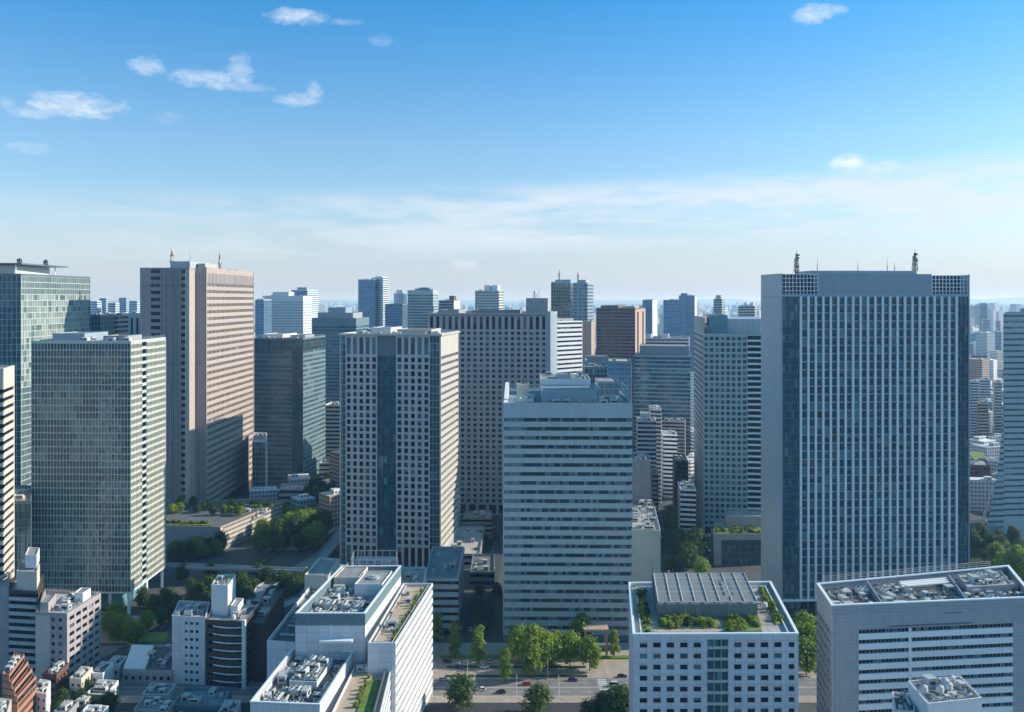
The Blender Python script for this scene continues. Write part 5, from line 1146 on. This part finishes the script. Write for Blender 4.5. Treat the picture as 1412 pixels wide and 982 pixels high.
# streets going away
def street(p, q, w, nm='road', mat='asphalt', z=.012):
    d = (q[0]-p[0], q[1]-p[1]); l = math.hypot(*d); n = (-d[1]/l*w/2, d[0]/l*w/2)
    sheet(nm, [(p[0]-n[0], p[1]-n[1]), (p[0]+n[0], p[1]+n[1]), (q[0]+n[0], q[1]+n[1]), (q[0]-n[0], q[1]-n[1])][::-1], z, mat)
    m = MB(); f_ = Fr(p, q); k = 0
    while k < l: m.face([f_.p(k, z+.004, -.1), f_.p(k+5, z+.004, -.1), f_.p(k+5, z+.004, .1), f_.p(k, z+.004, .1)][::-1], [(0, 0)]*4, .5); k += 10
    tag(m.obj('lane_markings', [M['whitepaint']], None, (*p, z)), kind='structure')
street((-20, 404.5), (-2, 900), 14); street((84, 405), (150, 1000), 14)
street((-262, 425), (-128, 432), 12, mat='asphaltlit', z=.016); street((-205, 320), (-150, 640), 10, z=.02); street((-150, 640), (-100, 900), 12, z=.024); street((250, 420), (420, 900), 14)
sheet('plaza', [(-170, 600), (-140, 600), (-120, 700), (-165, 660)], .03, 'paving')
slab('plaza', [W(375, 690), W(465, 690), W(465, 715), W(375, 715)], 0, 1.2, 'paving')
sheet('lawn', [(245, 470), (460, 470), (460, 610), (270, 620)], .05, 'leafdk')
sheet('lawn', [W(150, 440), W(228, 440), W(232, 452), W(150, 452)], .05, 'lawn')
sheet('plaza', [(-262, 438), (-190, 438), (-180, 475), (-270, 478)], .036, 'paving')

# elevated walkway and expressway in the shade, left of centre
def deck(name, label, pts, w, z, mat='teal', piers=True):
    e = empty(name, (*pts[0], 0), label, name.split('_')[-1]); off = (*pts[0], 0)
    d_, r_ = MB(), MB()
    for p, q in zip(pts, pts[1:]):
        f_ = Fr(p, q); d_.box(f_, -.2, f_.L+.2, z-1.1, z, -w/2, w/2)
        for s in (-1, 1): r_.box(f_, -.2, f_.L+.2, z, z+1.1, s*w/2-.12, s*w/2+.12)
    d_.obj('deck', [M['roofblue']], e, off); r_.obj('parapet', [M[mat]], e, off)
    for p, q in zip(pts, pts[1:]):
        f_ = Fr(p, q); n = max(1, int(f_.L/22))
        for k in range(n):
            m = MB(); c = f_.p(f_.L*(k+.5)/n, 0, 0); m.box(Fr(c[:2], q), -.8, .8, 0, z-1.1, -w*.28, w*.28); m.obj('pier', [M['greywall']], e, off)
deck('footbridge', 'long teal footbridge crossing the shaded gap between the podium and the pale grid tower', [(-212, 536), (-150, 528), (-104, 522)], 5, 9, 'silver')
deck('elevated_road', 'elevated road curving out of the shade towards the white plant-roofed block', [(-150, 420), (-112, 480), (-104, 540)], 9, 8.5, 'teal')
deck('elevated_road', 'second elevated road branch rising behind the white tank house', [(-128, 400), (-140, 500), (-120, 560), (-118, 640)], 8, 7, 'greywall')

# ================================================================== trees
AV = [(604, 884, 13, 'pointed tree at the left end of the avenue, close to the slanting white block', 'street'), (627, 908, 17, 'tall narrow tree second from the left along the avenue', 'street'), (660, 915, 17, 'tall narrow tree standing alone at the mouth of the dark side street', 'street'),
      (697, 942, 15.5, 'bright narrow tree nearest the kerb, left of the big avenue clump', 'street'), (733, 935, 23, 'tallest bright tree in the avenue, at the front of the banded tower', 'street'), (711, 905, 13, 'pale tree behind the tallest one at the corner of the banded tower', 'round'),
      (757, 924, 15, 'round bright tree right of the tallest avenue tree', 'round'), (769, 915, 13, 'small round tree in the middle of the avenue clump', 'round'), (786, 920, 15, 'bright round tree left of the last one in the avenue clump', 'round'), (813, 925, 14, 'wide round tree at the right end of the avenue clump', 'round'),
      (802, 896, 16, 'olive tree behind the wide round one by the tower door', 'round'), (847, 907, 13, 'clipped narrow tree near the corner of the garden-roof block', 'street'), (720, 915, 15, 'dense tree filling the gap behind the tallest avenue tree', 'round'), (744, 912, 14, 'dense tree behind the round bright one', 'round')]
for px, by, h, lab, kd in AV:
    x, y = G(px, by); tree(kd, x, y, h, lab, wide=1.0 if kd == 'street' else .82)
for px, by, h, lab in ((636, 976, 12, 'big dark round tree on the plaza beside the avenue'), (742, 985, 11, 'dark tree at the bottom edge under the tallest avenue tree'), (832, 992, 10, 'dark tree at the bottom edge near the garden-roof block'), (856, 1000, 14, 'dark pointed tree at the foot of the garden-roof block'), (812, 1000, 9, 'low dark tree left of the pointed one at the bottom edge')):
    x, y = G(px, by); tree('dark', x, y, h, lab, wide=1.2)
for px, by, h in ((151, 876, 11), (163, 880, 11), (176, 883, 10), (190, 885, 9), (203, 870, 9), (158, 868, 12)):
    x, y = G(px, by); tree('round', x, y, h, 'bright roadside tree in the clump at the foot of the glass tower on columns', 'trees at the foot of the glass tower on columns')
for px, by, h in ((198, 838, 10), (212, 845, 9), (228, 842, 11), (236, 838, 9), (240, 860, 10), (222, 862, 8)):
    x, y = G(px, by); tree('dark', x, y, h, 'darker tree in the planting between the column-footed glass tower and the white tank house', 'darker trees beside the column-footed glass tower')
for k in range(16):
    px = 236+k*4.5; by = 776-rnd.random()*8-k*.4; x, y = G(px, by); tree(('round', 'dark')[k % 3 == 0], x, y, rnd.uniform(8, 13), 'bushy tree in the belt below the blank podium wall of the brown tower', 'trees below the podium wall')
for k in range(34):
    px = rnd.uniform(360, 452); by = rnd.uniform(712, 765) if px > 385 else rnd.uniform(735, 765); x, y = G(px, by); tree(('round', 'round', 'dark')[k % 3], x, y, rnd.uniform(10, 16), 'leafy tree in the small park between the podium and the pale grid tower', 'park trees between the podium and the pale grid tower')
for k in range(34):
    px = rnd.uniform(240, 450); by = rnd.uniform(800, 850); x, y = G(px, by); tree('dark', x, y, rnd.uniform(8, 13), 'shaded tree in the dark hollow around the elevated roads', 'shaded trees around the elevated roads')
for k in range(12):
    px = rnd.uniform(424, 460); by = rnd.uniform(672, 700); x, y = G(px, by); tree('dark', x, y, rnd.uniform(9, 14), 'shaded tree at the foot of the dark teal tower', 'trees at the foot of the dark teal tower')
for px, by, h, lab in ((958, 775, 19, 'large dark tree in the narrow street before the pavilion'), (967, 795, 10, 'bright shrub-like tree beside the pavilion'), (950, 785, 14, 'dark tree left of the large one in the narrow street'), (926, 722, 12, 'yellow-green tree far up the narrow street'), (930, 745, 15, 'dark tree under the yellow-green one in the narrow street'), (938, 765, 15, 'dark tree by the kerb midway along the narrow street'), (922, 785, 8, 'small tree in the planted court beside the long grey block')):
    x, y = G(px, by); tree('round' if 'bright' in lab or 'yellow' in lab else 'dark', x, y, h, lab, wide=1.2)
for px, by, h in ((1108, 905, 14), (1116, 912, 15), (1112, 930, 14), (1120, 890, 13), (1106, 880, 12), (1128, 900, 14)):
    x, y = G(px, by); tree('round', x, y, h, 'bright tree in the gap between the garden-roof block and the silver tiled block', 'trees in the gap by the silver tiled block')
for px, by, h in ((1374, 790, 17), (1381, 800, 15), (1404, 800, 19), (1412, 805, 18), (1422, 800, 18)):
    x, y = G(px, by); tree('round', x, y, h, 'sunlit tree on the lawn below the flared tower', 'sunlit trees below the flared tower', wide=.8)
for k in range(18):
    px = rnd.uniform(1338, 1412); by = rnd.uniform(742, 780); x, y = G(px, by); tree('dark', x, y, rnd.uniform(7, 13), 'dark tree in the shaded park between the widest glass tower and the flared one', 'dark park trees by the flared tower')
for k in range(14):
    px = rnd.uniform(72, 160); by = rnd.uniform(952, 990); x, y = G(px, by); tree('dark', x, y, rnd.uniform(5, 9), 'low tree between the small houses, lower left', 'trees between the small houses')
for k in range(10):
    px = 215+k*8; x, y = W(px, 606+rnd.random()*3); tree('shrub', x, y, 1.6, 'shrub on the front roof terrace of the podium', 'shrubs on the podium terrace', z=16.1, wide=1.6, cat='shrub', name='shrub')
for k in range(12):
    x, y = W(rnd.uniform(345, 376), rnd.uniform(652, 668)); tree('shrub', x, y, 1.8, 'shrub on the sunlit podium roof by the brown tower', 'shrubs on the sunlit podium roof', z=16.1, wide=1.5, cat='shrub', name='shrub')

for k in range(26):
    px = rnd.uniform(236, 335); d = rnd.uniform(622, 664); x, y = W(px, d)
    if x < xr+4 or y < 661: tree('dark' if k % 2 else 'round', x, min(y, 662), rnd.uniform(4, 7), 'small tree planted on the shaded podium roof in front of the brown tower', 'small trees on the podium roof', z=15.6)
for k in range(30):
    s_, t_ = rnd.random(), rnd.random(); q_ = T_.sub(.05, .05, .97, .48); x, y = q_[0][0]+(q_[1][0]-q_[0][0])*s_, q_[0][1]+(q_[3][1]-q_[0][1])*t_
    tree('shrub', x, y, rnd.uniform(.8, 1.8), 'low shrub in the turf of the pavilion roof', 'low shrubs on the pavilion roof', z=19.8, wide=1.6, cat='shrub', name='shrub')
for k in range(20):
    x, y = W(rnd.uniform(648, 688), rnd.uniform(452, 640)); tree('dark', x+0, y, rnd.uniform(4, 8), 'small dark tree in the shade of the side street by the banded tower', 'small dark trees in the side street')
# ================================================================== street furniture and cars
def lamp(x, y, deg, label, group):
    e = empty('street_lamp', (x, y, .14), label, 'street lamp', group, R(deg))
    m = MB(); m.tube((0, 0, 0), (0, 0, 8), (.11, .07), 8); m.tube((0, 0, 8), (1.6, 0, 8.5), (.06, .05), 6); m.obj('pole', [M['fin']], e)
    m = MB(); m.box(FlatFr((0, 0)), 1.5, 2.3, 8.42, 8.58, -.16, .16); m.obj('lamp_head', [M['frame']], e)
for k in range(7): lamp(-38+k*18, 398, -90, 'slim grey street lamp on the far kerb of the avenue', 'street lamps on the far kerb of the avenue')
for k in range(5): lamp(-34+k*18, 378, 90, 'slim grey street lamp on the near kerb of the avenue', 'street lamps on the near kerb of the avenue')
for px, by, c, lab, van in ((663, 952, 'white', 'white car in the middle of the avenue', 0), (612, 938, 'silver', 'silver car on the avenue beside the slanting white block', 0), (690, 956, 'black', 'black car following the white one on the avenue', 0), (790, 939, 'dark blue', 'dark blue car in the far lane below the clump of trees', 0), (858, 934, 'black', 'black car nearest the garden-roof block', 0), (845, 946, 'white', 'white van beside the black car near the garden-roof block', 1), (725, 945, 'red', 'small red car passing the tallest avenue tree', 0)):
    x, y = G(px, by); car(c, x, y, 0 if by < 945 else 180, lab, van=bool(van))
for px, by, c, lab in ((642, 917, 'white', 'white car parked in the bay left of the lone narrow tree'), (677, 914, 'silver', 'silver car parked at the corner of the banded tower'), (616, 914, 'black', 'black car parked behind the left avenue trees'), (632, 922, 'dark blue', 'dark blue car parked in front of the white parked one'), (668, 921, 'white', 'white car parked just right of the lone narrow tree')):
    x, y = G(px, by); car(c, x, y, 3, lab, z=.15)
for k in range(9):
    d = 455+k*34; t = (d-404)/496; car(('white', 'black', 'silver')[k % 3], -20+18*t+(3 if k % 2 else -3), d, 88, 'car on the shaded side street beside the banded tower', 'cars on the shaded side street')
for k in range(7):
    d = 470+k*40; t = (d-405)/595; car(('black', 'white', 'silver')[k % 3], 84+66*t+(3 if k % 2 else -3), d, 84, 'car in the narrow street right of the banded tower', 'cars in the narrow street')
for k, (x, y) in enumerate(((-235, 428), (-222, 431), (-204, 429), (-186, 433), (-168, 432))):
    car(('white', 'silver', 'black', 'yellow', 'white')[k], x, y, 3 if k % 2 else 183, ['white car leftmost on the road behind the flat-roofed shed', 'silver car next to the leftmost on the road behind the shed', 'black car midway on the road behind the shed', 'yellow taxi on the road behind the shed', 'white car rightmost on the road behind the shed'][k])
# entrance canopy in the avenue
e = empty('entrance_canopy', (*G(822, 905), 0), 'tan entrance frame and glass canopy before the banded tower', 'canopy'); cx, cy = G(822, 905)
for x in (-5, 5):
    for y in (0, 7): m = MB(); m.box(FlatFr((cx+x, cy+y)), -.5, .5, 0, 12, -.5, .5); m.obj('post', [M['tan']], e, (cx, cy, 0))
m = MB(); m.box(FlatFr((cx, cy+3.5)), -6, 6, 12, 13, -4.2, 4.2); m.obj('slab', [M['tan']], e, (cx, cy, 0)); m = MB(); m.box(FlatFr((cx, cy)), -9, 9, 4.6, 4.9, -4, -.6); m.obj('glass_roof', [M['curtain']], e, (cx, cy, 0))

# ================================================================== the city going on behind
rc = random.Random(77)
def hidden(x, y, h, w):
    if y < 50: return True
    c = CX+F0*x/y; hw = F0*w/2/y; top = HY+(CH-h)*F0/y
    for px in (c-hw, c, c+hw):
        if px < -10 or px > 1422: continue
        if not any(a <= px <= b_ and y > d and top > t+1 for a, b_, d, t in OCC): return False
    return True
def foot_free(x, y, r): return not any(abs(x-bx) < r+br and abs(y-by) < r+bd for bx, by, br, bd in BUSY)
BUSY = []
for o in list(col.objects):
    if o.type == 'EMPTY' and o.get('category') and o['category'] in ('building',):
        xs = []; ys = []
        for ch in o.children:
            for cx_, cy_, cz_ in ch.bound_box: xs.append(cx_+ch.location.x+o.location.x); ys.append(cy_+ch.location.y+o.location.y)
        if xs: BUSY.append(((min(xs)+max(xs))/2, (min(ys)+max(ys))/2, (max(xs)-min(xs))/2, (max(ys)-min(ys))/2))
def cbox(mb, x, y, w, d, z0, h, rot, v):
    q = rect(x, y, w, d, rot); mb.prism(q, z0, h, a=v)
def house(mb, x, y, w, d, h, rot, v):
    cbox(mb, x, y, w, d, 0, h, rot, v)
    for _ in range(rc.choice((1, 1, 2, 3))):
        ax, ay = rc.uniform(-.25, .25)*w, rc.uniform(-.25, .25)*d; c, s = cos(R(rot)), sin(R(rot))
        cbox(mb, x+ax*c-ay*s, y+ax*s+ay*c, w*rc.uniform(.15, .4), d*rc.uniform(.15, .4), h-.1, h+rc.uniform(1.5, 4), rot, rc.choice((v, .45, .05)))
zone = [(0, 120, 'left of the tall green glass tower'), (120, 230, 'between the tall green tower and the brown stone tower'), (230, 460, 'behind the dark teal tower'), (460, 610, 'behind the pale grid tower'), (610, 755, 'behind the grey-brown slab tower'), (755, 880, 'around the purple-brown tower'), (880, 960, 'above the narrow street'), (960, 1060, 'behind the blue-green grid tower'), (1060, 1337, 'behind the widest glass tower'), (1337, 1500, 'between the widest glass tower and the flared tower')]
far = MB(); back = []; cand = []
def city_at(y):
    step = 24 if y < 1500 else (32 if y < 3200 else (50 if y < 7000 else 95)); return step
y = 660.0
while y < 16000:
    st = city_at(y); hw = y*.68+40; x = -hw
    while x < hw:
        x0 = x+rc.uniform(-.2, .2)*st; y0 = y+rc.uniform(-.3, .3)*st; x += st*rc.uniform(1.0, 1.35)
        if rc.random() < .10: continue
        w, d = st*rc.uniform(.45, .95), st*rc.uniform(.45, .95); k = rc.random(); clus = .5+.5*sin(x0*.0021+1.3)*sin(y0*.0013+.4)
        h = rc.uniform(8, 26) if k < .75 else rc.uniform(24, 50)
        if k > .955-.06*clus: h = rc.uniform(50, 105); w = min(w, 34); d = min(d, 34)
        if y > 2200 and k > .80: h = rc.uniform(35, 85); w = min(w, 48); d = min(d, 40)
        if y > 2500 and k > .975: h = rc.uniform(90, 150); w = min(w, 44)
        if y > 5000: h *= .8; 
        if y < 1000: h = min(h, 40)
        if not foot_free(x0, y0, max(w, d)/2+3): continue
        hid = hidden(x0, y0, h+3, w*1.3) or abs(CX+F0*x0/y0-706) > 730
        if hid and y > 6000 and rc.random() < .6: continue
        if abs(x0-(-20+18*(y0-404)/496)) < 18 and y0 < 900 or abs(x0-(84+66*(y0-405)/595)) < 14+w/2 and y0 < 1000: continue
        rot = rc.choice((-6, 50, 25, 40, 25, 30, 18, 40)); (back if hid else cand).append((x0, y0, w, d, h, rot, rc.random()))
    y += st
sizes = sorted(cand, key=lambda t: -(t[2]*(t[4]+t[3]*.1))/t[1]**2)
WORDS = {0: 'pale', 1: 'pale', 2: 'grey', 3: 'tan', 4: 'pale', 5: 'dark grey', 6: 'brown', 7: 'grey', 8: 'dark blue', 9: 'cream'}
names = {}
for n_, (x, y, w, d, h, rot, v) in enumerate(sizes):
    if n_ < 290:
        px = CX+F0*x/y; z = next((t for a, b_, t in zone if a <= px < b_), 'beyond the towers'); cw = WORDS[min(9, int(v*10))]; hh = 'high' if h > 50 else ('mid-height' if h > 24 else 'low')
        mb = MB(); house(mb, x, y, w, d, h, rot, v); o = mb.obj('city_building', [M['city']], None, (x, y, 0))
        tag(o, '%s %s building far off %s' % (hh, cw, z), 'building', '%s %s buildings of the far city %s' % (hh, cw, z))
    else: (house if y < 4500 else lambda mb, x, y, w, d, h, rot, v: cbox(mb, x, y, w, d, 0, h, rot, v))(far, x, y, w, d, h, rot, v)
for t_ in back: cbox(far, *t_[:4], 0, *t_[4:])
tag(far.obj('far_city', [M['city']], None, (0, 0, 0)), 'mass of small hazy buildings stretching to the horizon', 'city', kind='stuff')
print('city', len(cand))
# woods and parks seen as dark patches far off
wd = MB()
for _ in range(26):
    yy = rc.uniform(1300, 6000); xx = rc.uniform(-.55, .55)*yy
    for k in range(90):
        a, r_ = rc.random()*6.28, sqrt(rc.random())*yy*.02; cx_, cy_ = xx+2.2*r_*cos(a), yy+r_*sin(a); s = rc.uniform(5, 9); z = rc.uniform(6, 13)
        p = [(cx_+s*cos(t)*rc.uniform(.7, 1.1), cy_+s*sin(t)*rc.uniform(.7, 1.1), z*.6) for t in (0, 1.05, 2.1, 3.14, 4.2, 5.2)]
        for i in range(6): wd.face([p[i], p[(i+1) % 6], (cx_, cy_, z)], [(0, 0)]*3); wd.face([(p[i][0], p[i][1], 0), (p[(i+1) % 6][0], p[(i+1) % 6][1], 0), p[(i+1) % 6], p[i]], [(0, 0)]*4)
tag(wd.obj('woods', [M['leafdk']], None, (0, 0, 0)), 'dark woods scattered through the far city', 'woods', kind='stuff')
# low hills on the horizon
hm = MB(); prev = None
for k in range(81):
    a = R(-34+68*k/80); d = 42000; z = max(4, 60+150*abs(sin(k*.31+.5))*(.3+.7*(k/80)**2)+40*sin(k*1.7)); cur = (d*sin(a), d*cos(a), z)
    if prev: hm.face([(prev[0], prev[1], 0), (cur[0], cur[1], 0), cur, prev], [(0, 0)]*4, .5); hm.face([prev, cur, (cur[0]*1.1, cur[1]*1.1, 0), (prev[0]*1.1, prev[1]*1.1, 0)], [(0, 0)]*4, .5)
    prev = cur
tag(hm.obj('hills', [M['leafdk']], None, (0, 0, 0)), kind='structure')

# ================================================================== air
HZ = 8.5e-5
hz = MB(); hz.prism([(-RG-50, -RG-50), (RG+50, -RG-50), (RG+50, RG+50), (-RG-50, RG+50)], -1, 262, bottom=True)
mh = bpy.data.materials.new('haze_air'); mh.use_nodes = True; nt = mh.node_tree; nt.nodes.clear(); out = nt.nodes.new('ShaderNodeOutputMaterial'); pv = nt.nodes.new('ShaderNodeVolumePrincipled')
pv.inputs['Color'].default_value = (.34, .62, .98, 1); pv.inputs['Absorption Color'].default_value = (1, 1, 1, 1); pv.inputs['Density'].default_value = HZ; pv.inputs['Anisotropy'].default_value = .2; nt.links.new(pv.outputs[0], out.inputs['Volume'])
o = hz.obj('haze', [mh], None, (0, 0, 0)); o['kind'] = 'stuff'

# ================================================================== sky
w = bpy.data.worlds.new('World'); S.world = w; w.use_nodes = True; nt = w.node_tree; nt.nodes.clear()
out = nt.nodes.new('ShaderNodeOutputWorld'); bg = nt.nodes.new('ShaderNodeBackground'); nt.links.new(bg.outputs[0], out.inputs[0])
sky = nt.nodes.new('ShaderNodeTexSky'); sky.sky_type = 'NISHITA'; sky.sun_disc = False; sky.sun_elevation = R(SUN_EL); sky.sun_rotation = R(90-SUN_AZ); sky.altitude = 170; sky.air_density = 1.0; sky.dust_density = .6; sky.ozone_density = 2.2
tc = nt.nodes.new('ShaderNodeTexCoord'); sp = nt.nodes.new('ShaderNodeSeparateXYZ'); nt.links.new(tc.outputs['Generated'], sp.inputs[0])
az = mth(nt, 'ARCTAN2', sp.outputs[0], sp.outputs[1]); el = mth(nt, 'ARCSINE', sp.outputs[2])
cmb = nt.nodes.new('ShaderNodeCombineXYZ'); nt.links.new(az, cmb.inputs[0]); nt.links.new(el, cmb.inputs[1])
def noise(sx, sy, det, rough, ox=0.0, dist=0.0):
    mp = nt.nodes.new('ShaderNodeMapping'); nt.links.new(cmb.outputs[0], mp.inputs[0]); mp.inputs['Scale'].default_value = (sx, sy, 1); mp.inputs['Location'].default_value = (ox, ox*.7, 0)
    n = nd(nt, 'ShaderNodeTexNoise', Scale=1.0, Detail=det, Roughness=rough, Distortion=dist); nt.links.new(mp.outputs[0], n.inputs[0]); return n.outputs[0]
def ae(px, py): dx = px-CX; return atan(dx/F0), atan((HY-py)/sqrt(F0*F0+dx*dx))
nz = noise(70, 130, 6, .62); nz2 = noise(26, 60, 5, .6, 3.0)
total = None
for px, py, rx, ry, k in CLOUDS if 'CLOUDS' in globals() else ((103, 146, 62, 17, 1.0), (50, 156, 34, 8, .6), (203, 91, 24, 12, .8), (285, 108, 52, 13, .85), (330, 98, 20, 20, .8), (340, 120, 40, 6, .45), (412, 23, 50, 11, .85), (475, 30, 26, 5, .3), (412, 138, 34, 10, .7), (433, 126, 13, 13, .6), (1124, 18, 34, 13, .95), (1150, 14, 18, 8, .6), (1172, 224, 26, 13, 1.15), (1216, 231, 24, 9, .6), (43, 205, 26, 8, .35), (525, 55, 18, 9, .3), (10, 141, 12, 8, .35), (640, 364, 20, 8, .5), (232, 162, 18, 8, .25)):
    a0, e0 = ae(px, py); u_ = mth(nt, 'DIVIDE', mth(nt, 'SUBTRACT', az, a0), rx/F0*1.08); v_ = mth(nt, 'DIVIDE', mth(nt, 'SUBTRACT', el, e0), ry/F0*1.15)
    r2_ = mth(nt, 'ADD', mth(nt, 'MULTIPLY', u_, u_), mth(nt, 'MULTIPLY', v_, v_))
    g_ = mth(nt, 'MULTIPLY', mth(nt, 'SUBTRACT', mth(nt, 'MULTIPLY_ADD', nz, 2.1, mth(nt, 'MULTIPLY_ADD', nz2, 1.5, -.95)), r2_), k*.62, clamp=True)
    g_ = mth(nt, 'MULTIPLY', g_, mth(nt, 'MULTIPLY_ADD', nz2, .7, .65), clamp=True)
    g_ = mth(nt, 'MULTIPLY', g_, mth(nt, 'LESS_THAN', r2_, 3.0))
    total = g_ if total is None else mth(nt, 'MAXIMUM', total, g_)
# cirrus sheet, thicker to the right, a few degrees above the skyline
c1 = noise(4.2, 30, 8, .62, 1.7, .5); c2 = noise(16, 70, 6, .62, 5.1, .3)
def bump(x, a, b_, s):   # smooth 0-1-0 window
    n1_ = nt.nodes.new('ShaderNodeMapRange'); n1_.interpolation_type = 'SMOOTHSTEP'; nt.links.new(x, n1_.inputs[0]); n1_.inputs[1].default_value = a-s; n1_.inputs[2].default_value = a+s
    n2_ = nt.nodes.new('ShaderNodeMapRange'); n2_.interpolation_type = 'SMOOTHSTEP'; nt.links.new(x, n2_.inputs[0]); n2_.inputs[1].default_value = b_-s; n2_.inputs[2].default_value = b_+s
    return mth(nt, 'MULTIPLY', n1_.outputs[0], mth(nt, 'SUBTRACT', 1.0, n2_.outputs[0]))
top_el = mth(nt, 'MULTIPLY_ADD', az, .035, .0)
els = mth(nt, 'SUBTRACT', el, top_el)
band = bump(els, R(3.2), R(7.0), R(.8))
cir = mth(nt, 'ADD', mth(nt, 'MULTIPLY', c1, .75), mth(nt, 'MULTIPLY', c2, .35))
mr = nt.nodes.new('ShaderNodeMapRange'); mr.interpolation_type = 'SMOOTHSTEP'; nt.links.new(cir, mr.inputs[0]); mr.inputs[1].default_value = .40; mr.inputs[2].default_value = .66
azw = nt.nodes.new('ShaderNodeMapRange'); nt.links.new(az, azw.inputs[0]); azw.inputs[1].default_value = -.45; azw.inputs[2].default_value = .05; azw.inputs[3].default_value = .25; azw.inputs[4].default_value = 1.0
cirr = mth(nt, 'MULTIPLY', mth(nt, 'MULTIPLY', band, mr.outputs[0]), mth(nt, 'MULTIPLY', azw.outputs[0], .75))
low = nt.nodes.new('ShaderNodeMapRange'); low.interpolation_type = 'SMOOTHSTEP'; nt.links.new(el, low.inputs[0]); low.inputs[1].default_value = R(-1); low.inputs[2].default_value = R(7.5); low.inputs[3].default_value = .75; low.inputs[4].default_value = 0
veil = mth(nt, 'MULTIPLY', low.outputs[0], mth(nt, 'MULTIPLY_ADD', c1, .5, .75), clamp=True)
GR = nt.nodes.new('ShaderNodeMapRange'); nt.links.new(el, GR.inputs[0]); GR.inputs[1].default_value = 0; GR.inputs[2].default_value = R(10)
GR2 = nt.nodes.new('ShaderNodeMapRange'); nt.links.new(el, GR2.inputs[0]); GR2.inputs[1].default_value = R(10); GR2.inputs[2].default_value = R(19)
GR3 = nt.nodes.new('ShaderNodeMapRange'); nt.links.new(el, GR3.inputs[0]); GR3.inputs[1].default_value = R(19); GR3.inputs[2].default_value = R(45)
tint = mixc(nt, GR3.outputs[0], mixc(nt, GR2.outputs[0], mixc(nt, GR.outputs[0], SKY_T0, SKY_TM), SKY_T1), SKY_T2)
skyc = mixc(nt, 1.0, sky.outputs[0], tint, 'MULTIPLY')
skyc = mixc(nt, veil, skyc, VEIL); skyc = mixc(nt, cirr, skyc, CIRR); skyc = mixc(nt, mth(nt, 'MULTIPLY', total, .8), skyc, CLOUDC)
nt.links.new(skyc, bg.inputs[0]); bg.inputs[1].default_value = .1

# sun
sl = bpy.data.lights.new('sun', 'SUN'); sl.energy = SUN_E; sl.angle = R(.5); sl.color = (1, .92, .80); so = bpy.data.objects.new('sun', sl); col.objects.link(so)
from mathutils import Vector
ts = Vector((cos(R(SUN_AZ))*cos(R(SUN_EL)), sin(R(SUN_AZ))*cos(R(SUN_EL)), sin(R(SUN_EL)))); so.rotation_euler = (-ts).to_track_quat('-Z', 'Y').to_euler(); so.location = ts*1000
# camera
cd = bpy.data.cameras.new('camera'); cam = bpy.data.objects.new('camera', cd); col.objects.link(cam); cam.location = (0, 0, CH); cam.rotation_euler = (R(90), 0, 0)
cd.lens = 36*F0/1412; cd.sensor_width = 36; cd.shift_y = -(491-HY)/1412; cd.clip_start = 1; cd.clip_end = 200000; S.camera = cam
S.view_settings.view_transform = 'Standard'; S.view_settings.look = 'None'; S.view_settings.gamma = 1; S.view_settings.exposure = EXPO
S.render.engine = 'CYCLES'; C_ = S.cycles; C_.use_denoising = True; C_.max_bounces = 5; C_.diffuse_bounces = 2; C_.glossy_bounces = 2; C_.transmission_bounces = 2; C_.volume_bounces = 1; C_.sample_clamp_indirect = 4
try: C_.denoiser = 'OPENIMAGEDENOISE'; C_.denoising_input_passes = 'RGB_ALBEDO_NORMAL'
except Exception: pass
